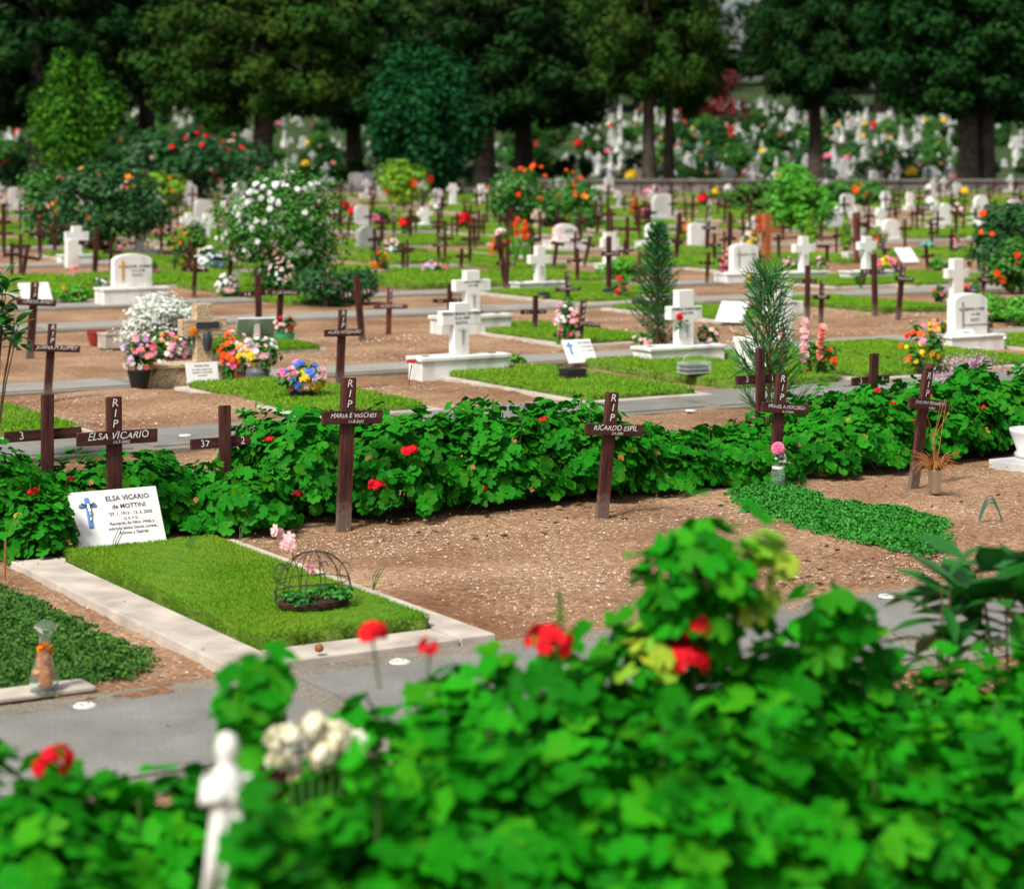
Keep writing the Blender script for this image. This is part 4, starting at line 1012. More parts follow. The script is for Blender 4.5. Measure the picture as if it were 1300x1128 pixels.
shoot('yellowing geranium shoot between the centre red blooms', [(825,4.15,880),(830,4.15,830),(835,4.15,808)], 20, .03, 'leaf_lime', 12, .05)
shoot('geranium shoot beside the red bloom in front of bare earth', [(790,4.2,860),(800,4.2,820),(812,4.2,800)], 24, .04, 'geranium_near', 13, .06)
# broad-leaved shrub at the right edge
def broad(label, px, Z, ytop, n, spread, seed, size=.07, m='broad', name='broad_leaved_shrub'):
    rs = np.random.RandomState(seed); x, y, h = gpx(px, Z, ytop)
    r = thing(name, label, 'plant', (x, y, 0), 0); st = MB(); P = []; D = []; UP = []
    for q in range(n//8):
        a = rs.rand()*6.283; tx, ty, tz = spread*.8*math.cos(a)*rs.rand(), spread*.8*math.sin(a)*rs.rand(), h*rs.uniform(.72, .98)
        st.tube([(0,0,0), (tx*.5, ty*.5, tz*.6), (tx, ty, tz)], [.0045,.004,.002], 5)
        for w_ in range(8):
            aa = w_*2.4; el_ = rs.uniform(-.5, .9); d = np.array([math.cos(aa)*math.cos(el_), math.sin(aa)*math.cos(el_), math.sin(el_)])
            P.append(np.array((tx, ty, tz-.018*w_))+d*size); UP.append(d)
    P = np.array(P); A = np.array(UP); n = len(P)
    up = np.array([0,0,1.])+rs.normal(size=(n,3))*.3; N_ = up-(up*A).sum(1,keepdims=True)*A; N_ /= np.linalg.norm(N_, axis=1, keepdims=True)
    B = np.cross(A, N_); M = np.stack([B, A, N_], 2)
    put('leaves', npmesh('leaves', *scatter(OVAL[0]*np.array([.62 if size == .078 else 1.0,1,1]), OVAL[1], P, M, size*(.7+.5*rs.rand(n,1)))  , m), r); st.build('stems', 'stembrown', r)
broad('dark shrub with long glossy leaves blurred at the right edge', 1282, 5.3, 668, 40, .15, 4, .115)
broad('thin brown stemmed plant with lance leaves beside the glossy shrub', 1200, 5.2, 735, 24, .11, 5, .078)
broad('glossy leaved branch entering at the left edge above the lawn', -8, 11.5, 345, 150, .22, 6, .055, name='glossy_shrub')

# ------------------------------------------------------------------ shrubs and trees
def foliage(rs, rx, ry, h, n, size, z0, lumps=14, tpl=QUAD, shell=.55, jit=.25, cone=0):
    Lc = rs.normal(size=(lumps,3)); Lc /= np.linalg.norm(Lc, axis=1, keepdims=True); Lc[:,2] = Lc[:,2]
    k = rs.randint(0, lumps, n); d = rs.normal(size=(n,3)); d /= np.linalg.norm(d, axis=1, keepdims=True)
    rad = rs.rand(n,1)**(1/2.4)
    lr = .36+.13*np.sin(np.arange(lumps)*2.3)[k][:,None]; Lc = Lc*(.85+.35*rs.rand(lumps,1))
    U = Lc[k]*shell+d*rad*lr
    for ax_ in range(3): U[:,ax_] = U[:,ax_]/np.percentile(np.abs(U[:,ax_]), 97.5)
    zc = (U[:,2]+1)/2
    wdt = 1-cone*np.clip(zc, 0, 1)
    P = np.stack([U[:,0]*rx*wdt, U[:,1]*ry*wdt, z0+np.clip(zc, -.05, 1.1)*(h-z0)], 1)
    D = d*.7+np.array([0,0,.55])+rs.normal(size=(n,3))*jit
    return P, D, size*(.6+.8*rs.rand(n,1))
def shrub(name, label, px, py, wpx, ytop, m, n, leaf, flowers=(), seed=1, z0=.08, trunk=True, lumps=16, cone=0, cat='shrub', group=None, tpl=QUAD, trunkr=.02, X0=None, Y0=None):
    rs = np.random.RandomState(seed+len(label)); X_, Y_ = G(px, py) if X0 is None else (X0, Y0); k = F/Y_; rx = wpx/k/2; h = (py-ytop)/k if X0 is None else ytop
    if X0 is not None: rx = wpx
    r = thing(name, label, cat, (X_, Y_, hill(X_, Y_)), 0, group)
    P, D, S = foliage(rs, rx, rx, h, n, leaf, z0*h, lumps, cone=cone)
    put('crown', npmesh('crown', *scatter(tpl[0], tpl[1], P, frames(n, D, rs), S), m), r)
    if trunk:
        b = MB()
        for q in range(5):
            a = rs.rand()*6.28; b.tube([(0,0,-.05),(rx*.15*math.cos(a),rx*.15*math.sin(a),h*.35),(rx*.5*math.cos(a),rx*.5*math.sin(a),h*.75)], [trunkr, trunkr*.7, trunkr*.3], 6)
        b.build('trunk', 'stembrown', r)
    for (pm, cnt, fs) in flowers:
        d = rs.normal(size=(cnt,3)); d /= np.linalg.norm(d, axis=1, keepdims=True); d[:,1] = np.where(rs.rand(cnt) < .7, -np.abs(d[:,1]), d[:,1])
        wd = 1-cone*(d[:,2]+1)/2
        q_ = (.80+.32*rs.rand(cnt)**1.5); P = np.stack([d[:,0]*rx*q_*wd, d[:,1]*rx*q_*wd, z0*h+(d[:,2]*q_*.98+1)/2*(h-z0*h)], 1)
        d[:,1] -= .5
        put('blossoms', npmesh('blossoms', *scatter(BL[0], BL[1], P, frames(cnt, d, rs), fs*(.7+.6*rs.rand(cnt,1))), pm), r)
    return r
shrub('flowering_shrub', 'tall shrub covered in white blossoms left of centre', 352, 375, 150, 218, 'shrub_mid', 11000, .032, [('whitef', 120, .036)], 1, lumps=24)
shrub('low_shrub', 'low dark shrub at the right foot of the white flowered one', 425, 386, 100, 340, 'shrub_dark', 3500, .03, seed=2)
shrub('rose_bush', 'large dark rose bush with scattered orange blossoms at the left', 132, 322, 150, 212, 'shrub_dark', 9000, .05, [('orange', 22, .045), ('palepink', 10, .04)], 3, lumps=24)
shrub('rose_bush', 'lighter green bush with pink buds joining the dark rose bush at left', 62, 312, 70, 218, 'shrub_mid', 3000, .05, [('salmon', 8, .05)], 4)
shrub('rose_bush', 'round bush full of red blossoms left of centre in the far rows', 686, 286, 125, 207, 'shrub_mid', 6000, .065, [('scarlet', 30, .05)], 5, lumps=20)
shrub('rose_bush', 'smaller bush with orange blossoms right of the big red one', 738, 296, 52, 238, 'shrub_mid', 2500, .06, [('scarlet', 7, .045), ('orange', 5, .045)], 6)
shrub('rose_bush', 'wide dark red rose bush under the olive tree at left', 235, 252, 130, 165, 'shrub_dark', 5000, .13, [('red', 26, .075), ('palepink', 10, .075)], 7)
shrub('rose_bush', 'reddish rose bush behind the one under the olive tree', 300, 248, 90, 180, 'shrub_dark', 3000, .13, [('palepink', 20, .08), ('red', 8, .07)], 8)
shrub('lime_shrub', 'lime green shrub with red flowers before the round dark tree', 515, 262, 60, 208, 'shrub_lime', 2500, .09, [('scarlet', 8, .13)], 9)
shrub('round_bush', 'bright green rounded bush right of centre', 1020, 302, 74, 216, 'shrub_bright', 6500, .055, [], 10, lumps=18)
shrub('dark_bush', 'dark green bush with scarlet flowers at the right edge', 1295, 350, 115, 258, 'shrub_dark', 6500, .045, [('scarlet', 14, .05)], 11)
shrub('red_flower_bush', 'lighter leafy bush with red flowers below the dark bush at right', 1285, 372, 60, 305, 'shrub_mid', 3000, .04, [('scarlet', 8, .04)], 12)
shrub('grey_bush', 'soft grey green bush left of the bright round bush', 958, 270, 75, 232, 'cover_olive', 3500, .09, [], 13)
shrub('low_bush', 'low red flowered bush behind the bright round one', 1078, 262, 90, 230, 'shrub_mid', 3000, .10, [('scarlet', 14, .10)], 14)
shrub('orange_flower_bush', 'loose plant with orange flowers behind the white twin crosses', 240, 345, 46, 285, 'cover_olive', 1400, .035, [('orange', 16, .032)], 15)
shrub('lime_shrub', 'small lime bush with orange roses left of the purple leaved plant', 205, 262, 56, 222, 'shrub_lime', 1800, .10, [('orange', 8, .09)], 16)
MT['purple_leaf'] = mat('purple leaf', (.05,.012,.035), .7, .2)
shrub('purple_plant', 'low dark purple leaved plant before bare earth at left', 222, 258, 56, 240, 'purple_leaf' if 'purple_leaf' in MT else 'darkred', 1500, .09, [], 17)
shrub('silver_plant', 'silvery white dusty foliage plant behind the mixed bouquets', 212, 452, 95, 378, 'silver', 8000, .018, [], 18, lumps=26)
shrub('small_conifer', 'small golden green cone shaped conifer at right', 1074, 318, 20, 272, 'shrub_lime', 1800, .025, [], 19, cone=.75, z0=.02)
shrub('small_conifer', 'yellowish cone shaped conifer at the foot of the bright round bush', 1028, 312, 20, 268, 'shrub_lime', 1600, .025, [], 20, cone=.7, z0=.02)
shrub('marigold_clump', 'low green clump with orange flowers beside the far left tablet', 93, 384, 44, 362, 'shrub_bright', 1400, .022, [('orange', 10, .016)], 21)
shrub('hedge_clump', 'dense green hedge like grave planting at the right edge', 1262, 408, 60, 374, 'shrub_bright', 5000, .022, [], 22)
shrub('hedge_clump', 'dense green grave planting cut by the right edge', 1305, 412, 60, 378, 'shrub_bright', 4000, .022, [], 23)
shrub('low_bush', 'low bushy grave planting behind the tall black based cross', 792, 356, 60, 330, 'shrub_bright', 3500, .028, [], 24)
shrub('grey_lavender', 'grey twiggy lavender beside the geraniums at the right', 1232, 500, 80, 450, 'mauve', 1400, .012, [], 25)
shrub('box_ball', 'clipped low round bush among the far rows left of centre', 478, 281, 28, 266, 'shrub_mid', 1200, .05, [], 26)
shrub('low_plant', 'tiny green plant beside the nearest white box', 657, 462, 20, 450, 'shrub_bright', 400, .018, [], 27)
shrub('low_plant', 'red stemmed small plant behind the orange flowered pot stand', 1192, 344, 22, 328, 'shrub_bright', 500, .03, [], 28)
MT['redleaf'] = mat('dark red foliage', (.09,.012,.012), .7, .2, island=isl((.07,.01,.01), (.14,.02,.018)))
# clipped light tree at left on thin stems
rs = np.random.RandomState(31)
X_, Y_ = G(97, 262); k = F/Y_
r = thing('small_tree', 'light green egg shaped tree on thin bare stems at the upper left', 'tree', (X_, Y_, 0), 0)
P, D, S = foliage(rs, 54/k, 54/k, (262-72)/k, 9000, .085, (262-210)/k, 26, cone=.12)
put('crown', npmesh('crown', *scatter(QUAD[0], QUAD[1], P, frames(len(P), D, rs), S), 'tree_std'), r)
b = MB()
for q in range(5):
    a = q*1.3; b.tube([(.1*math.cos(a), .1*math.sin(a), -.05), (.25*math.cos(a), .25*math.sin(a), 1.6), (.6*math.cos(a), .6*math.sin(a), 3.0)], [.05,.04,.02], 7)
b.build('trunk', 'stembrown', r)
# round blue green tree
X_, Y_ = G(535, 248); k = F/Y_
r = thing('round_tree', 'dense round blue green tree standing left of centre', 'tree', (X_, Y_, 0), 0)
P, D, S = foliage(rs, 74/k, 70/k, (248-68)/k, 22000, .13, .05, 34, cone=.25, shell=.6)
put('crown', npmesh('crown', *scatter(QUAD[0], QUAD[1], P, frames(len(P), D, rs), S), 'tree_round'), r)
MB().tube([(0,0,-.1),(0,0,1.2),(.1,0,3.2)], [.16,.13,.06], 9).build('trunk', 'bark', r)

# great trees
def trunk_mesh(hh, r0, seed, n=16):
    rs = random.Random(seed); b = MB(); v = []; f = []
    zs = [-.3, 0, .3, .8, 1.6, 3, 5, 7.5, hh]
    ph = [rs.uniform(0, 6.28) for _ in range(3)]
    for i, z in enumerate(zs):
        rr = r0*(1.45 if z <= 0 else 1.0+.35*math.exp(-z*1.6))*(1-.8*(z/hh)**1.3 if z > 0 else 1)
        for q in range(n):
            a = 2*math.pi*q/n; fl = 1+(.14*math.sin(3*a+ph[0])+.09*math.sin(5*a+ph[1]+z*.2))*(1-.4*max(0,z)/hh)
            v.append((rr*fl*math.cos(a)+.06*z*math.sin(ph[2])*.3, rr*fl*math.sin(a), z))
    for i in range(len(zs)-1):
        for q in range(n): f.append((i*n+q, i*n+(q+1)%n, (i+1)*n+(q+1)%n, (i+1)*n+q))
    b.add(v, f); return b, rs
def crown_big(seed, H0, H1, rmax, nb, per, size, trunkb):
    rs = np.random.RandomState(seed); P = []; D = []
    for q in range(nb):
        z = H0+(H1-H0)*(q+rs.rand())/nb; f = (z-H0)/(H1-H0); L = rmax*(.55+.45*math.sin(math.pi*min(1, f*1.15+.18)))*(.75+.35*rs.rand())
        a = q*2.399+rs.rand()*.5; tip = np.array([L*math.cos(a), L*math.sin(a), z-.10*L+rs.uniform(-.3,.3)])
        trunkb.tube([(0,0,z-.1*L), tuple(tip*np.array([.5,.5,1])+np.array([0,0,.15])), tuple(tip*.92+np.array([0,0,.0]))], [.10*(1-f*.6),.06,.02], 5)
        for c_ in range(4):
            g = .45+.2*c_; cen = tip*np.array([g,g,1])+rs.normal(size=3)*np.array([.35,.35,.18]); R_ = L*.17+.35
            n = per//4; d = rs.normal(size=(n,3)); d /= np.linalg.norm(d, axis=1, keepdims=True)
            P.append(cen+d*(rs.rand(n,1)**.4)*R_*np.array([1,1,.62])-np.array([0,0,.25])*rs.rand(n,1)); D.append(d+np.array([0,0,.4]))
    P = np.concatenate(P); D = np.concatenate(D); n = len(P)
    return scatter(QUAD[0]*np.array([1,1,1]), QUAD[1], P, frames(n, D, rs), size*(.5+.9*rs.rand(n,1)))
TREE = []
for sd, mm, H0, rm in ((1, 'cyp_a', 4.6, 4.2), (2, 'cyp_b', 4.8, 4.6), (3, 'cyp_c', 4.2, 4.4)):
    b, _ = trunk_mesh(13.5, .46, sd)
    cv = crown_big(sd, H0, 14, rm, 70, 560, .20, b)
    TREE.append((b.mesh('trunk', 'bark', smooth=True), npmesh('crown', *cv, mm)))
def great(px, Y_, v, label, scale=1, rz=0, zs=1, up=0, group='great dark trees'):
    X_ = (px-650)*Y_/F
    r = thing('great_tree', label, 'tree', (X_, Y_, hill(X_, Y_)), rz, group); r.scale = (scale, scale, scale*zs)
    put('trunk', TREE[v][0], r); c = put('crown', TREE[v][1], r); c.location.z = up
    return r
great(50, 101, 0, 'great dark tree whose trunk stands behind the light egg shaped tree', 1, .3, up=-1)
great(333, 97, 1, 'great tree with olive hanging foliage above the white flowered shrub', .95, 1.2, up=-.9)
great(185, 112, 2, 'great deep green tree between the egg shaped tree and the olive hung one', 1.0, 2, up=1.2)
great(614, 99, 0, 'great tree with its trunk at the right side of the round blue green tree', .95, 2.2, up=-.9)
great(663, 108, 1, 'great tree behind the red rose bush, left of the paired trunks', .95, 3.4, up=-.9)
great(824, 97, 1, 'great tree with a straight trunk, left one of the pair at centre right', .60, 4.1, zs=1.6, up=.0)
great(850, 99, 0, 'great tree with a dark trunk, right one of the pair at centre right', .50, .7, zs=1.9, up=.0)
great(1036, 104, 0, 'great tree with a pale trunk behind the bright round bush', .66, 5.2, zs=1.5, up=.0)
great(1228, 94, 2, 'great tree with a thick double trunk at right, left trunk', .95, 1.7, up=.2)
great(1250, 94.6, 2, 'great tree with a thick double trunk at right, right trunk', 1.0, 4.9, up=-.2)
great(1345, 100, 0, 'great dark tree at the right edge', 1.0, 3.9, up=-.5)
great(450, 118, 0, 'great tree far behind the round blue green tree', .9, 5.5, up=-.6)
great(-40, 106, 2, 'great dark tree at the left edge', 1.1, .9, up=-.6)
bgl = 'dark tree in the dense wood closing the view behind the great trees'
for q, (px, Y_, v, s) in enumerate([(-10,238,0,1.9),(85,246,2,2.0),(185,252,0,1.9),(275,262,2,2.0),(370,240,1,1.9),(465,244,2,2.0),(560,238,0,1.9),(650,246,2,2.0),(735,242,1,1.8),(815,250,2,1.8),(1040,246,0,1.8),(1120,240,2,1.9),(1210,244,0,1.9),(1300,238,2,2.0),
        (40,290,2,3.0),(160,295,0,3.0),(290,300,2,3.0),(420,290,0,3.0),(540,295,2,3.0),(660,300,0,3.0),(770,300,2,2.6),(1090,300,0,2.6),(1210,295,2,3.0),(1320,290,0,3.0),(880,330,2,1.8),(985,335,0,1.8)]):
    o = great(px, Y_, v, bgl, s, q*1.7, group='trees of the wood behind', up=-1.6, zs=.34 if px in (880, 985) else 1)
shrub('red_leaved_bush', 'dark red leaved bush on the slope below the gap of sky', 0, 0, 3.2, 5.2, 'redleaf', 2500, .3, seed=3, X0=(905-650)*205/F, Y0=205)
# greenery on the slope beyond the road
hs = random.Random(8); gl_ = 'shrub among the white stones on the slope beyond the great trees'
protos = []
for q, mm in enumerate(['slope_leaf', 'shrub_dark', 'slope_leaf', 'shrub_mid']):
    protos.append(shrub('slope_shrub', gl_, 0, 0, 1.2, 2.0, mm, 1500, .18, [('salmon' if q != 1 else 'red', 8, .13)], 40+q, X0=(860+q*60-650)*150/F, Y0=150, group='shrubs on the far slope'))
for q in range(260):
    Y_ = hs.uniform(97, 225); px = hs.uniform(0, 1300); X_ = (px-650)*Y_/F
    copy_thing(hs.choice(protos), (X_, Y_, hill(X_, Y_)), hs.uniform(0, 6), scale=hs.uniform(.3, .8))
# white stones and crosses on the slope
gs = 'white monuments on the far slope'
lab3 = ['small white stone cross on the slope beyond the great trees', 'small white round topped stone on the slope beyond the great trees', 'small white figure on a pillar on the slope beyond the great trees']
def far_stone(kind):
    r = thing(['slope_cross', 'slope_stone', 'slope_figure'][kind], lab3[kind], ['cross', 'headstone', 'statue'][kind], ((760+kind*30-650)*130/F, 130, hill(0, 130)), ANG, gs)
    if kind == 0:
        MB().box(-.35,.35,-.15,.15,-.1,.22).build('pedestal', 'slopestone', r); MB().prism(crossprof(.75,.25,.07,.42,.56), -.06, .06).build('cross', 'slopestone', r, loc=(0,0,.22))
    elif kind == 1:
        MB().box(-.4,.4,-.15,.15,-.1,.18).build('pedestal', 'slopestone', r); MB().prism(arch(.27,.65,.15), -.06, .06).build('slab', 'slopestone', r, loc=(0,0,.18))
    else:
        MB().box(-.18,.18,-.18,.18,-.1,.45).build('pedestal', 'whitepaint', r)
        MB().lathe([(.13,.45),(.12,.6),(.09,.8),(.12,.92),(.05,1.0),(.045,1.03),(.075,1.1),(.06,1.18),(.0,1.2)], 12).tube([(-.11,0,.93),(-.13,-.08,.75),(0,-.12,.8)], .035, 6).build('figure', 'slopestone', r, smooth=True)
    return r
st_ = [far_stone(k) for k in range(3)]
nst = 0
while nst < 297*3:
    Y_ = 96+170*hs.random()**.8; px = hs.uniform(0, 1300) if nst % 2 else hs.uniform(740, 1250); X_ = (px-650)*Y_/F
    copy_thing(st_[nst % 3], (X_, Y_, hill(X_, Y_)), ANG+hs.uniform(-.3, .3), scale=hs.uniform(.5, 1.05)); nst += 1
gf = 'flower bunches on the far slope'; pf = []
for q, mm in enumerate(['pink', 'red', 'yellow', 'whitef']):
    r = thing('flower_bunch', 'bright flower bunch on the slope beyond the great trees', 'flowers', ((900+q*40-650)*140/F, 140, hill(0, 140)), 0, gf)
    rs = np.random.RandomState(q); n = 22; d = rs.normal(size=(n,3)); d[:,2] = np.abs(d[:,2])
    put('blossoms', npmesh('blossoms', *scatter(BL[0], BL[1], d*.16/np.linalg.norm(d, axis=1, keepdims=True)+np.array([0,0,.35]), frames(n, d, rs), .11), mm), r)
    P, D, S = foliage(rs, .16, .16, .4, 120, .1, 0, 5); put('foliage', npmesh('foliage', *scatter(QUAD[0], QUAD[1], P, frames(120, D, rs), S), 'shrub_mid'), r); pf.append(r)
for q in range(110):
    Y_ = hs.uniform(97, 210); px = hs.uniform(0, 1300) if q % 2 else hs.uniform(740, 1250); X_ = (px-650)*Y_/F
    copy_thing(hs.choice(pf), (X_, Y_, hill(X_, Y_)), 0, scale=hs.uniform(.8, 1.5))
gw = 'small white monuments among the distant crosses'
for q in range(190):
    th = hs.choice([33, 35, 41.3, 43.4, 49.7, 51.8, 58, 60.7, 68, 70.2, 75]); s = th*.28+1.07*hs.randint(0, 60); X_, Y_ = W(s, th)
    if abs(X_)/Y_ > .24 or YH+F*H/Y_ > 300 or Y_ > 86: continue
    copy_thing(st_[q % 2], (X_, Y_, 0), ANG, label=['small white cross on a base in the distant rows', 'small white round topped stone in the distant rows'][q % 2], group=gw+[' (crosses)', ' (stones)'][q % 2], scale=hs.uniform(.5, .75))
# flower bunches in the distant flat rows
gn = 'flower bunches among the distant crosses'
for q in range(60):
    th = hs.choice([28, 33, 38, 41, 46, 50, 55, 60, 64]); s = hs.uniform(th*.28, th*1.2); X_, Y_ = W(s, th)
    if abs(X_)/Y_ > .24 or YH+F*H/Y_ > 318: continue
    copy_thing(hs.choice(pf), (X_, Y_, 0), 0, label='bright flower bunch in the distant rows of crosses', group=gn, scale=hs.uniform(.45, .75))

# conifer in its planter and the pine sapling
def conifer(name, label, X_, Y_, z0, h, r0, n, seed, m='shrub_dark', needle=.05, cat='tree', up=.75, parent=None, width=1):
    rs = np.random.RandomState(seed); r = thing(name, label, cat, (X_, Y_, z0), 0); P = []; A = []; st = MB()
    st.tube([(0,0,-.05),(.01,0,h*.5),(0,.01,h)], [.013,.009,.003], 6)
    nb = n//28
    for q in range(nb):
        f = (q+rs.rand())/nb; z = h*(.06+.9*f); L = r0*(1-f)**.7*(.6+.5*rs.rand())+.03; a = q*2.4
        dirv = np.array([math.cos(a), math.sin(a), up+rs.uniform(-.1,.3)]); tip = np.array([0,0,z])+dirv*L
        st.tube([(0,0,z), tuple(tip)], [.003,.0015], 4)
        for w_ in range(28):
            g = rs.rand()**.7; c = np.array([0,0,z])+dirv*L*g; d = dirv/np.linalg.norm(dirv)+rs.normal(size=3)*.55; P.append(c); A.append(d/np.linalg.norm(d))
    P = np.array(P); A = np.array(A); n = len(P); up_ = rs.normal(size=(n,3)); N_ = np.cross(A, up_); N_ /= np.linalg.norm(N_, axis=1, keepdims=True); B = np.cross(A, N_)
    tv = np.array([(-.06,0,0),(.06,0,0),(.05,.7,0),(0,1,0),(-.05,.7,0)]); tf = np.array([(0,1,2),(0,2,4),(4,2,3)])
    tv = tv*np.array([width,1,1])
    put('needles', npmesh('needles', *scatter(tv, tf, P, np.stack([B, A, N_], 2), needle*(.6+.8*rs.rand(n,1))), m), r); st.build('trunk', 'stembrown', r)
X_, Y_ = G(838, 458)
MT['needle'] = mat('conifer needle', (.02,.12,.03), .6, .25, trans=.15, island=isl((.012,.08,.022), (.022,.13,.035), (.035,.18,.045)))
MT['pine'] = mat('pine needle', (.04,.12,.06), .6, .25, trans=.15, island=isl((.025,.10,.030), (.045,.17,.05), (.08,.24,.06)))
conifer('potted_conifer', 'tall feathery conifer growing in the white box left of the rose cross', X_-.02, Y_+.02, .1, .96, .20, 5200, 3, 'needle', .042)
X_, Y_ = XT(975, 9.75)
conifer('pine_sapling', 'long needled pine sapling behind the hedge, right of centre', X_, Y_, 0, .96, .15, 1250, 5, 'pine', .12, up=1.2, width=.4)

# ------------------------------------------------------------------ bouquets, pots and vases
def pot_prof(kind):
    return {'cone': [(.0,0),(.62,0),(.95,.9),(1,.9),(1,1),(.9,1),(.85,.8),(0,.8)], 'round': [(0,0),(.6,0),(.95,.35),(1,.6),(.8,.9),(.72,.92),(.74,1),(.62,1),(.6,.9),(0,.85)],
            'vase': [(0,0),(.7,0),(.75,.3),(.95,1),(.88,1),(.7,.5),(0,.5)], 'low': [(0,0),(.85,0),(.9,.5),(1,1),(.92,1),(.85,.7),(0,.7)]}[kind]
def bouquet(px, py, wpx, ytop, colors, label, pot=None, potpx=0, potw=0, potm='black', seed=0, bs=.022, nb=60, green=True, name='flower_bouquet', zb=0, gm='shrub_mid', spread=.9, dx=0):
    rs = np.random.RandomState(seed*7+len(label)); X_, Y_ = G(px, py); k = F/Y_; h = (py-ytop)/k; rr = wpx/k/2; hp = potpx/k
    r = thing(name, label, 'flowers', (X_, Y_-.04, zb), 0)
    if pot:
        rp = potw/k/2; MB().lathe([(a*rp, b_*hp) for a, b_ in pot_prof(pot)], 24).build('pot', potm, r, smooth=False)
    hp2 = hp*.8; cz = hp2+(h-hp2)*.5; hz = (h-hp2)*.5
    if green:
        n = 420; P, D, S = foliage(rs, rr*.8, rr*.7, h*.93, n, .028, hp2*.95, 9); put('foliage', npmesh('foliage', *scatter(OVAL[0]*np.array([.9,.9,.9]), OVAL[1], P, frames(n, D, rs), S), gm), r)
        b = MB()
        for q in range(9):
            a = rs.rand()*6.28; b.tube([(0,0,hp*.3), (rr*.5*math.cos(a), rr*.5*math.sin(a), cz)], .0022, 4)
        b.build('stems', 'stem', r)
    nc = len(colors)
    for q, cm in enumerate(colors):
        n = max(4, nb//nc); a0 = rs.rand()*6.283; base = np.array([math.cos(2*math.pi*q/nc+seed)*.55, -.45, math.sin(2*math.pi*q/nc+seed)*.5])
        d = rs.normal(size=(n,3))*.55+base; d[:,1] = np.where(rs.rand(n) < .8, -np.abs(d[:,1]), d[:,1]); ln = np.linalg.norm(d, axis=1, keepdims=True); d = d/np.maximum(ln, .9)
        P = np.stack([d[:,0]*rr*spread, d[:,1]*rr*.7, cz+d[:,2]*hz*.95], 1); D = d+np.array([0,-.35,.4])
        put('blossoms', npmesh('blossoms', *scatter(BL[0], BL[1], P, frames(n, D, rs), bs*(.7+.5*rs.rand(n,1))), cm), r)
    return r
B_ = bouquet
B_(178,492,50,425,['pink','lilac','whitef','salmon'],'pink and lilac bouquet in a black bucket, leftmost of the large ones','cone',24,32,seed=1)
B_(212,478,58,418,['orange','whitef','cream','palepink','pink'],'orange topped bouquet on the granite pedestal next to the black bucket',seed=2,zb=0)
B_(298,484,46,418,['scarlet','pink','palepink'],'bouquet crowned with large scarlet flowers at the right end of the granite pedestal',seed=3,nb=50,bs=.025)
B_(328,487,58,425,['yellow','palepink','whitef','mauve'],'yellow and pale pink bouquet in a round grey jar','round',27,31,'greypot',seed=4)
B_(385,512,66,455,['yellow','palepink','bluef','pink'],'yellow, blue and pink bouquet in a black pot behind the hedge','low',18,34,seed=5,bs=.026)
B_(358,380,36,343,['palepink','palepink','whitef'],'spray of pale pink blossoms tied above the cross bar',seed=6,nb=40,green=False,bs=.018,zb=.15)
B_(362,438,28,400,['red','palepink'],'small red and pink bouquet in a green basket','low',16,26,'greenpot',seed=7,nb=14)
B_(483,353,26,318,['red','scarlet','orange'],'red and orange flowers in a white square pot','cone',11,22,'whitepaint',seed=8,nb=36)
B_(553,349,40,330,['lilac','pink','salmon'],'lilac and pink flowers lying on a lawn left of the second white box cross',seed=9,nb=40)
B_(720,445,34,378,['pink','salmon','palepink','whitef'],'tall loose pink and white bouquet beside the leaning brown cross',seed=10,nb=44,bs=.024)
B_(607,410,20,386,['salmon'],'small salmon flower tuft on the second white box',seed=11,nb=14,bs=.016,zb=.0)
B_(788,382,24,350,['salmon','red'],'red flower ball beside the black block',seed=12,nb=24)
B_(830,452,58,415,['palepink','palepink','salmon'],'pale pink hydrangea at the foot of the potted conifer',seed=13,nb=40)
B_(898,452,28,410,['palepink','salmon'],'salmon pink roses at the right end of the white box by the conifer',seed=14,nb=20,bs=.024)
B_(1038,482,52,432,['red','scarlet'],'low clump with bright red flowers below the gladioli',seed=16,nb=12,bs=.024)
B_(1170,476,60,408,['yellow','yellow','pink','scarlet'],'yellow bouquet with a few pink flowers in a dark wire stand',seed=17,nb=34,bs=.024,pot='low',potpx=10,potw=40)
B_(1190,428,28,402,['pink','yellow','salmon'],'pink and yellow bunch on the left end of the arched headstone box',seed=18,nb=36,bs=.022)
B_(1252,426,14,398,['pink'],'single pink flower in dark foliage right of the arched headstone',seed=19,nb=4,bs=.02)
B_(1191,382,18,361,['purple','scarlet','salmon'],'purple and red posy on a white stand at right',seed=20,nb=20,pot='low',potpx=5,potw=12)
B_(1232,374,26,358,['red','purple','pink'],'red and purple posy behind the arched headstone, to its right',seed=21,nb=26)
B_(953,374,14,347,['yellow'],'small yellow posy before the upright white headstone',seed=22,nb=8,bs=.02,pot='vase',potpx=10,potw=7,potm='greenpot')
B_(921,345,26,314,['pink','salmon'],'pink bunch at the left side of the upright white headstone',seed=23,nb=30,bs=.024)
B_(1092,368,15,344,['red'],'small dark red posy right of the numbered cross pair',seed=24,nb=8,bs=.02,pot='vase',potpx=10,potw=6,potm='greenpot')
B_(1126,350,32,326,['pink','yellow','pink'],'pink yellow pink trio of flowers in a white pot','cone',11,20,'whitepaint',seed=25,nb=26,bs=.03)
B_(1115,318,28,292,['orange','scarlet','bluef'],'orange and red flower group before the round topped white tablet',seed=26,nb=30)
B_(1005,348,30,326,['palepink','salmon'],'pale pink flowers at the left of the white cross below the bright bush',seed=27,nb=24)
B_(1042,345,18,325,['palepink'],'pale salmon flowers at the right of the white cross below the bright bush',seed=28,nb=14)
B_(636,330,34,290,['scarlet','red'],'big scarlet flowers above the leaning cross left of the gladioli',seed=29,nb=24,bs=.026)
B_(708,322,16,297,['red','pink','orange'],'red and orange posy tied to the leaning cross',seed=30,nb=18,zb=.12,green=False)
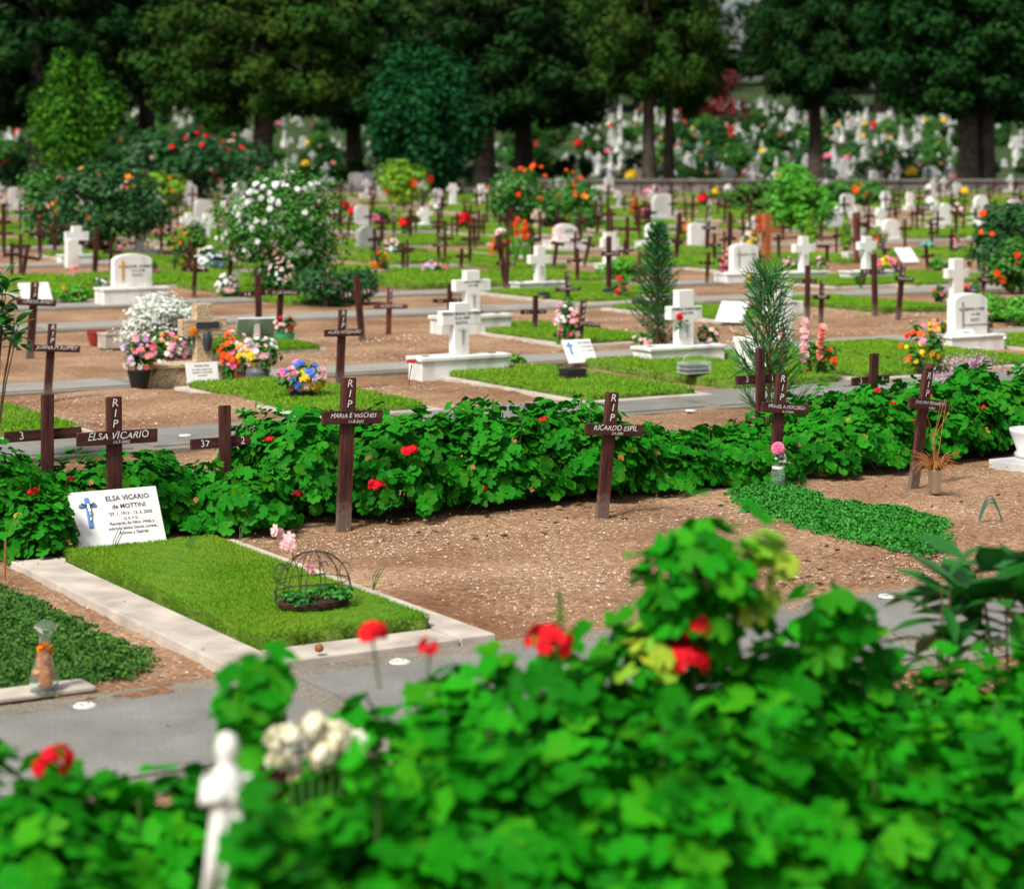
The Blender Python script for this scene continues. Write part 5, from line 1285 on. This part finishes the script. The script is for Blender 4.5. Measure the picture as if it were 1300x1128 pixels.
B_(803,276,15,252,['scarlet'],'orange red flower ball in the far rows left of the conifer tip',seed=31,nb=14,bs=.05)
B_(952,318,24,292,['yellow','whitef','yellow'],'yellow and white bunch in front of the dark post right of centre',seed=32,nb=22,bs=.03)
B_(95,350,14,337,['salmon'],'small flat salmon bunch lying by the path at the far left',seed=33,nb=10,green=False)
B_(86,312,18,284,['salmon','salmon'],'salmon flowers held against the far left white cross',seed=34,nb=18,bs=.03)
B_(131,376,22,350,['pink','whitef'],'pink flowers at the left of the weathered arched headstone',seed=35,nb=24)
B_(148,330,24,310,['pink','pink'],'deep pink flowers behind the weathered arched headstone, to its left',seed=36,nb=20,bs=.026)
B_(192,352,18,332,['pink','pink'],'two deep pink flower heads right of the weathered arched headstone',seed=37,nb=10,bs=.026)
B_(290,378,34,345,['mauve','whitef','palepink'],'mauve and white flowers before the white flowered shrub',seed=38,nb=36,bs=.026)
B_(268,346,44,312,['whitef','whitef','whitef','bluef'],'mass of white flowers with a blue ribbon behind the broad brown cross',seed=39,nb=90,bs=.026)
B_(497,322,26,302,['palepink','whitef'],'pale pink and white flowers near the rounded grey stone',seed=40,nb=22,bs=.03)
B_(868,300,24,275,['salmon','orange'],'salmon flowers left of the plain white headstone',seed=41,nb=22,bs=.032)
B_(1213,320,24,300,['lilac','pink'],'lilac flower group behind a brown cross at the right',seed=42,nb=18)
B_(1178,318,26,298,['tealbow'] if 'tealbow' in MT else ['bluef'],'turquoise bow of ribbons tied to the cross leaning left',seed=43,nb=16,zb=.05,green=False) if False else None
B_(1295,568,26,540,['salmon','palepink'],'pink flowers in the white planter at the right edge',seed=44,nb=18,bs=.02,zb=.05)
B_(1215,296,16,262,['palepink'],'pink flower head on top of a leaning cross at the right',seed=45,nb=8,bs=.04,zb=.1,green=False)
B_(965,292,20,272,['red','red'],'red flower bunch in the rows behind the orange cross',seed=46,nb=14,bs=.04)
B_(830,255,26,234,['pink','lilac','palepink'],'pink flowers on a dark shrub before the paired trunks',seed=47,nb=26,bs=.05)
MT['teal'] = mat('turquoise ribbon', (.05,.42,.36), .5, .3)
X_, Y_ = G(1176, 345)
r = thing('ribbon_bow', 'turquoise bow of ribbons tied to the cross leaning left', 'bow', (X_, Y_-.05, .36), ANG)
b = MB()
for sx in (-1, 1):
    for q in range(3): b.tube([(0,0,0),(sx*(.05+.02*q),-.01*q,.03-.012*q),(sx*(.10+.02*q),0,-.01*q),(sx*.05,0,-.02)], [.006,.016,.013,.005], 6)
b.build('ribbon', 'teal', r, smooth=True)
# gladioli
X_, Y_ = G(1010, 484); rs = np.random.RandomState(5)
for q, (px, yt, mm, lb, lean) in enumerate([(990,416,'salmon','salmon gladiolus spike nearest the pine sapling',.02),(1014,400,'palepink','tallest pale pink gladiolus spike of the cluster',.05),(1022,412,'palepink','middle pale pink gladiolus spike, fullest of the cluster',.0),(1034,408,'salmon','salmon gladiolus spike at the right of the cluster',.06)]):
    Xg = (px-650)*Y_/F; h = (484-yt)*Y_/F
    r = thing('gladiolus', lb, 'flower', (Xg, Y_, 0), 0)
    MB().tube([(0,0,0),(lean*.5,0,h*.6),(lean,0,h*1.08)], [.005,.004,.001], 5).build('stem', 'stem', r)
    n = 26; f = rs.rand(n)*.55+.38; P = np.stack([lean*f+rs.normal(size=n)*.008, -.012+rs.normal(size=n)*.008, h*f], 1); D = rs.normal(size=(n,3))*.7+np.array([0,-.8,.3])
    put('blossoms', npmesh('blossoms', *scatter(BL[0], BL[1], P, frames(n, D, rs), .026), mm), r)
    b = MB()
    for w_ in range(4): a = rs.uniform(-1,1); b.tube([(0,0,0),(a*.03,0,h*.4),(a*.09,0,h*.75)], [.004,.006,.001], 4)
    b.build('blades', 'shrub_bright', r)
for q, (px, py, yt, lb) in enumerate([(655,338,275,'red gladiolus plant, left spike'),(667,338,280,'red gladiolus plant, right spike')]):
    X_, Y_ = G(px, py); h = (py-yt)*Y_/F; r = thing('gladiolus', lb+' in the far rows left of the pink stone cross', 'flower', (X_, Y_, 0), 0)
    n = 22; f = rs.rand(n)*.4+.6; P = np.stack([rs.normal(size=n)*.02, rs.normal(size=n)*.015, h*f], 1)
    put('blossoms', npmesh('blossoms', *scatter(BL[0], BL[1], P, frames(n, rs.normal(size=(n,3))+np.array([0,-.7,.2]), rs), .032), 'scarlet'), r)
    b = MB()
    for w_ in range(9): a = rs.uniform(-1,1); b.tube([(0,0,0),(a*.06,0,h*.45),(a*.16,rs.uniform(-.05,.05),h*.7)], [.012,.012,.002], 4)
    b.build('blades', 'shrub_mid', r)
# yellow rose on the granite cross, red rose on the white cross
def single(px, py, t_py, mm, label, rad=.028, leaves=True):
    X_, Y_ = G(px, t_py); Y_ -= .07; z = H-(py-YH)*Y_/F; rs = np.random.RandomState(px)
    r = thing('rose', label, 'flower', (X_, Y_, z), 0)
    n = 12; d = rs.normal(size=(n,3)); d[:,1] = -np.abs(d[:,1]); d /= np.linalg.norm(d, axis=1, keepdims=True)
    put('blossom', npmesh('blossom', *scatter(BL[0], BL[1], d*rad*.3, frames(n, d, rs), rad*.85), mm), r)
    MB().tube([(0,0,0),(.01,.02,-.06),(.0,.03,-.13)], .003, 5).build('stem', 'stem', r)
    if leaves:
        n = 10; P = rs.normal(size=(n,3))*.02+np.array([0,.01,-.07]); put('leaves', npmesh('leaves', *scatter(OVAL[0], OVAL[1], P, frames(n, rs.normal(size=(n,3))+np.array([0,-1,0]), rs), .022), 'shrub_mid'), r)
single(246, 420, 485, 'orange', 'yellow orange rose fixed at the crossing of the granite cross', .034)
single(862, 402, 461, 'red', 'red rose fixed on the white cross beside the conifer')
# rose in a glass jar at the foot of a cross
X_, Y_ = G(986, 622); Y_ -= .06
r = thing('glass_jar', 'glass jar of water holding a pink rose, tied to the cross foot', 'jar', (X_, Y_, 0), 0)
MB().lathe([(0,0),(.032,0),(.034,.01),(.034,.10),(.026,.115),(.026,.125),(.024,.125),(.024,.11),(.031,.098),(.031,.008),(0,.006)], 20).build('jar', 'glass', r, smooth=True)
MB().lathe([(.0275,.112),(.029,.112),(.029,.124),(.0275,.124)], 18).build('band', 'whitepaint', r)
r = thing('rose', 'pink rose with small white sprigs standing in the glass jar', 'flower', (X_, Y_, 0), 0); rs = np.random.RandomState(3)
n = 16; d = rs.normal(size=(n,3)); d[:,1] = -np.abs(d[:,1]); d[:,2] = np.abs(d[:,2])*.7; d /= np.linalg.norm(d, axis=1, keepdims=True)
put('blossom', npmesh('blossom', *scatter(BL[0], BL[1], d*.012+np.array([0,0,.205]), frames(n, d, rs), .028), 'pink'), r)
MB().tube([(0,0,.03),(.003,0,.12),(0,0,.2)], .003, 5).build('stem', 'stem', r)
n = 14; P = rs.normal(size=(n,3))*.016+np.array([.02,0,.155]); put('sprigs', npmesh('sprigs', *scatter(BL[0], BL[1], P, frames(n, rs.normal(size=(n,3)), rs), .009), 'whitef'), r)
# aluminium vase with a dried plant
X_, Y_ = G(1187, 626)
r = thing('metal_vase', 'shiny aluminium vase at the foot of the far right hedge cross', 'vase', (X_, Y_, 0), 0)
MB().lathe([(0,0),(.024,0),(.028,.02),(.034,.11),(.036,.112),(.033,.112),(.027,.03),(0,.03)], 24).build('vase', 'metal', r, smooth=True)
r = thing('dried_plant', 'dried brown carnation plant spilling from the aluminium vase', 'plant', (X_, Y_, .0), 0); b = MB(); rs = np.random.RandomState(4)
for q in range(110):
    a = rs.rand()*6.28; L = rs.uniform(.05,.13); z = rs.uniform(-.01,.1); b.tube([(0,0,.09),(L*.6*math.cos(a),L*.6*math.sin(a),.14+z*.4),(L*math.cos(a),L*math.sin(a),.10+z)], [.0016,.0013,.0007], 3)
for q in range(5): b.tube([(0,0,.09),(rs.uniform(-.02,.03),0,.25),(rs.uniform(-.05,.09),0,rs.uniform(.34,.45))], [.0022,.0015,.001], 4)
b.build('twigs', 'dried', r)
# small bow wires stuck in the earth at the right
X_, Y_ = G(1258, 660)
r = thing('wire_hoop', 'dark green wire hoops stuck in the earth at the right edge', 'wire', (X_, Y_, 0), 0)
for q in range(3):
    pts = [(-.05-.02*q+.10*(k/12)+.02*q, q*.01, .0+(.08+.012*q)*math.sin(math.pi*k/12)) for k in range(13)]; MB().tube(pts, .003, 5).build('hoop', 'wiregreen', r)
# wire cage with flower on the near lawn
X_, Y_ = G(398, 792)
r = thing('wire_cage', 'domed rusty wire cage standing on the nearest lawn', 'cage', (X_, Y_, .085), ANG)
def ring(rx_, ry_, z, n=28): return [(rx_*math.cos(2*math.pi*k/n), ry_*math.sin(2*math.pi*k/n), z) for k in range(n+1)]
MB().tube(ring(.14,.10,.005), .0022, 5).tube(ring(.14,.10,.03), .0016, 5).tube(ring(.13,.094,.065), .0016, 5).build('hoops', 'wire', r)
b = MB(); rs = np.random.RandomState(1)
for q in range(6):
    a = math.pi*q/6; b.tube([(.14*math.cos(a)*math.cos(t), .10*math.sin(a)*math.cos(t), .165*math.sin(t)**.8) for t in np.linspace(0, math.pi, 16)], .0018, 5)
for q in range(5):
    a = rs.rand()*6.28; c = rs.uniform(.02,.04); x0, y0 = .12*math.cos(a), .085*math.sin(a)
    b.tube([(x0+c*math.cos(t)*.8, y0, .09+c*math.sin(t)) for t in np.linspace(0, 5.5, 12)], .0016, 4)
b.build('arches', 'wire', r)
r2 = thing('soil_patch', 'round of dark soil and small plants inside the wire cage', 'planting', (X_, Y_, .08), ANG)
P, D, S = foliage(rs, .12, .085, .05, 420, .014, 0, 10); put('leaves', npmesh('leaves', *scatter(QUAD[0], QUAD[1], P, frames(420, D, rs), S), 'cover'), r2)
MT['soil'] = mat('dark soil', (.035,.018,.012), .95, .1, col2=(.07,.035,.022), scale=40, bump=.8, bscale=60, dist=.01)
MB().lathe([(0,.012),(.08,.012),(.125,.004),(.128,-.01)], 24).build('soil', 'soil', r2).scale = (1,.74,1)
r = thing('orchid', 'pale pink orchid leaning on the wire cage of the nearest lawn', 'flower', (X_-.06, Y_-.02, .085), 0)
MB().tube([(.02,0,0),(.01,0,.1),(-.02,-.01,.19)], .0022, 5).build('stem', 'stembrown', r)
n = 7; P = np.array([(-.025,-.01,.195)]*4+[(-.06,0,.235)]*2+[(.06,-.01,.115)])+rs.normal(size=(7,3))*.008
put('blossoms', npmesh('blossoms', *scatter(BL[0], BL[1], P, frames(7, rs.normal(size=(7,3))*.5+np.array([0,-1,.2]), rs), .024), 'palepink'), r)
# low wire baskets on the lawns
def basket(px, py, wd, label, m1, handle=True):
    X_, Y_ = G(px, py); r = thing('wire_basket', label, 'basket', (X_, Y_, .07), ANG); dp = wd*.7; h = .07
    b = MB()
    for z in (.004, h*.5, h): b.tube([(-wd/2,-dp/2,z),(wd/2,-dp/2,z),(wd/2,dp/2,z),(-wd/2,dp/2,z),(-wd/2,-dp/2,z)], .0022, 4)
    for q in range(11):
        x_ = -wd/2+wd*q/10
        for y_ in (-dp/2, dp/2): b.tube([(x_,y_,0),(x_,y_,h+.012)], .0018, 4)
    for q in range(1, 6):
        y_ = -dp/2+dp*q/6
        for x_ in (-wd/2, wd/2): b.tube([(x_,y_,0),(x_,y_,h+.012)], .0018, 4)
    b.build('wires', m1, r)
    MB().box(-wd*.44, wd*.44, -dp*.42, dp*.42, .0, h*.72).build('trough', 'black', r, bevel=.003)
    if handle: MB().tube([(wd/2*math.cos(t), 0, h+.07*math.sin(t)) for t in np.linspace(0, math.pi, 14)], .0025, 5).build('handle', m1, r)
basket(727, 490, .17, 'small dark wire trough on the lawn behind the hedge, left one', 'wire', False)
basket(881, 486, .19, 'pale wire basket with a bow handle on the kerbless lawn', 'wirelight')
# red pot, steel pot
X_, Y_ = G(122, 438)
r = thing('flower_pot', 'empty dark red flower pot beside the hollow grey block', 'pot', (X_, Y_, 0), 0)
MB().lathe([(0,0),(.05,0),(.075,.10),(.08,.10),(.08,.125),(.07,.125),(.065,.09),(0,.08)], 26).build('pot', 'redpot', r, smooth=False)
X_, Y_ = G(1276, 438)
r = thing('steel_pot', 'small round steel pot right of the arched headstone box', 'pot', (X_, Y_, 0), 0)
MB().lathe([(0,0),(.03,0),(.038,.02),(.038,.06),(.03,.075),(0,.078)], 20).build('pot', 'metal', r, smooth=True)
X_, Y_ = G(1312, 588)
r = thing('stone_planter', 'white stone planter cut by the right edge on the marble slab', 'planter', (X_, Y_, .03), ANG)
MB().lathe([(0,0),(.09,0),(.10,.02),(.085,.04),(.12,.13),(.125,.15),(.11,.15),(.1,.11),(0,.11)], 24).build('planter', 'marblegrey', r, smooth=True)
# white trapezoid planter in the far right
X_, Y_ = G(1074, 332)
r = thing('white_planter', 'white tapered planter below the small golden conifer', 'planter', (X_, Y_-.3, 0), ANG)
MB().box(-.06,.06,-.06,.06,0,.02).add([(-.055,-.055,.02),(.055,-.055,.02),(.055,.055,.02),(-.055,.055,.02),(-.085,-.085,.15),(.085,-.085,.15),(.085,.085,.15),(-.085,.085,.15)], [(0,1,5,4),(1,2,6,5),(2,3,7,6),(3,0,4,7),(4,5,6,7)]).build('planter', 'whitepaint', r)
# glass bottle with orange flowers
X_, Y_ = G(56, 884)
r = thing('glass_bottle', 'clear glass bottle with orange flowers soaking inside, on the kerb end', 'bottle', (X_, Y_, .014), 0, scale=.88)
r.scale = (1.02,1.02,.72)
MB().lathe([(0,.003),(.038,0),(.042,.006),(.042,.05),(.036,.09),(.022,.15),(.015,.19),(.014,.225),(.019,.235),(.016,.235),(.011,.225),(.012,.19),(.019,.15),(.033,.09),(.039,.05),(.039,.008),(0,.006)], 28).build('glass', 'glass', r, smooth=True)
rs = np.random.RandomState(9)
r2 = thing('orange_flowers', 'orange flowers pressed inside the glass bottle', 'flowers', (X_, Y_, .014), 0, scale=.88)
r2.scale = (1.02,1.02,.72)
n = 140; z = rs.rand(n)*.17+.03; a = rs.rand(n)*6.28; rad = np.where(z < .09, .028, .014)*rs.rand(n)**.5
P = np.stack([rad*np.cos(a), rad*np.sin(a), z], 1); put('blossoms', npmesh('blossoms', *scatter(BL[0], BL[1], P, frames(n, rs.normal(size=(n,3)), rs), .013), 'orange'), r2)
r2b = MB().tube([(.0,0,.02),(.004,0,.12),(0,0,.2)], .0015, 4).build('stems', 'stem', r2)
r = thing('plastic_cup', 'crumpled clear plastic cap with a red tip over the glass bottle', 'cup', (X_+.004, Y_, .182), 0)
b = MB().lathe([(.008,0),(.02,.008),(.034,.022),(.036,.026),(.022,.040),(.0,.044)], 18).build('cup', 'glass', r, smooth=True)
# foreground: white figurine, cream flowers, dark post
X_, Y_, z_ = gpx(288, 3.02, 928)
r = thing('figurine', 'white praying figurine blurred in the foreground at lower left', 'statue', (X_, Y_, 0), .2)
zb = z_-.205
MB().box(-.031,.031,-.031,.031,0,zb).build('pillar', 'whitepaint', r, bevel=.006)
b = MB().lathe([(.032,zb),(.030,zb+.02),(.026,zb+.06),(.022,zb+.10),(.024,zb+.125),(.025,zb+.143),(.014,zb+.157),(.010,zb+.163),(.015,zb+.175),(.016,zb+.186),(.011,zb+.2),(0,zb+.205)], 18)
for sx in (-1, 1): b.tube([(sx*.024,0,zb+.145),(sx*.031,-.01,zb+.115),(sx*.006,-.030,zb+.125)], [.009,.009,.006], 7).tube([(sx*.012,-.018,zb+.10),(sx*.016,-.024,zb+.05),(sx*.022,-.026,zb)], [.006,.009,.010], 6)
b.build('figure', 'white', r, smooth=True)
B2 = gpx(402, 3.85, 905)
rs = np.random.RandomState(12)
r = thing('cream_flowers', 'cluster of cream white carnations blurred beside the figurine', 'flowers', (B2[0], B2[1], 0), 0)
for q, (dx, dz, rr) in enumerate([(-.055,-.01,.026),(.0,.0,.03),(.035,-.012,.028),(.06,-.03,.026),(.01,-.04,.026),(-.06,-.045,.02)]):
    n = 26; d = rs.normal(size=(n,3)); d /= np.linalg.norm(d, axis=1, keepdims=True); c = np.array([dx, 0, B2[2]-.03+dz])
    put('carnation', npmesh('carnation', *scatter(BL[0], BL[1], c+d*rr*(.3+.65*rs.rand(n,1))*np.array([1.15,1,.8]), frames(n, d+rs.normal(size=(n,3))*.5, rs), rr*.55*(.7+.6*rs.rand(n,1))), 'cream'), r)
b = MB()
for q in range(6): b.tube([(0,0,.1),((q-2.5)*.02,0,B2[2]-.05)], .003, 5)
b.build('stems', 'stem', r)
X_, Y_, z_ = gpx(335, 4.3, 888)
r = thing('wooden_post', 'dark wooden post behind the cream flowers in the foreground', 'post', (X_, Y_, 0), ANG)
MB().box(-.036,.036,-.03,.03,-.1,z_-.02).box(-.03,.03,-.024,.024,z_-.02,z_).build('post', 'wood', r, bevel=.004)
# a few odds and ends on the ground
X_, Y_ = G(405, 838)
r = thing('pine_cone', 'small dark pine cone lying on the kerb', 'cone', (X_, Y_, .04), 0)
n = 60; z = np.linspace(-.8, 1, n); a = np.arange(n)*2.4; rr = np.sqrt(np.maximum(0, 1-z*z)); D = np.stack([rr*np.cos(a), rr*np.sin(a), z*.5+.4], 1)
put('scales', npmesh('scales', *scatter(QUAD[0], QUAD[1], np.stack([rr*np.cos(a)*.013, rr*np.sin(a)*.013, z*.012], 1), frames(n, D, rs), .008), 'leaf_brown'), r)
for q, (px, py, lb) in enumerate([(238,715,'green grass stalk rising at the right edge of the white plaque'),(145,712,'green stalk crossing the lettering of the white plaque'),(305,694,'thin green stalk at the back corner of the nearest lawn'),(474,758,'small green weed growing on the kerb right of the wire cage')]):
    X_, Y_ = G(px, py); r = thing('grass_stalk', lb, 'grass', (X_, Y_-.02, .03), 0); b = MB()
    for w_ in range(3): b.tube([(0,0,0),(.01*w_,0,.05),(.03+.012*w_,-.01,.10+.02*(q == 1))], [.0025,.002,.0008], 4)
    b.build('blades', 'stem', r)
X_, Y_ = G(6, 735); r = thing('wooden_stake', 'thin bamboo stake standing at the left edge', 'stake', (X_, Y_, 0), 0)
MB().tube([(0,0,-.02),(.003,0,.15)], .004, 6).build('stake', 'leaf_brown', r)
print('objects', len(bpy.data.objects), 'tris', sum(len(o.data.polygons) for o in bpy.data.objects if o.type == 'MESH'))
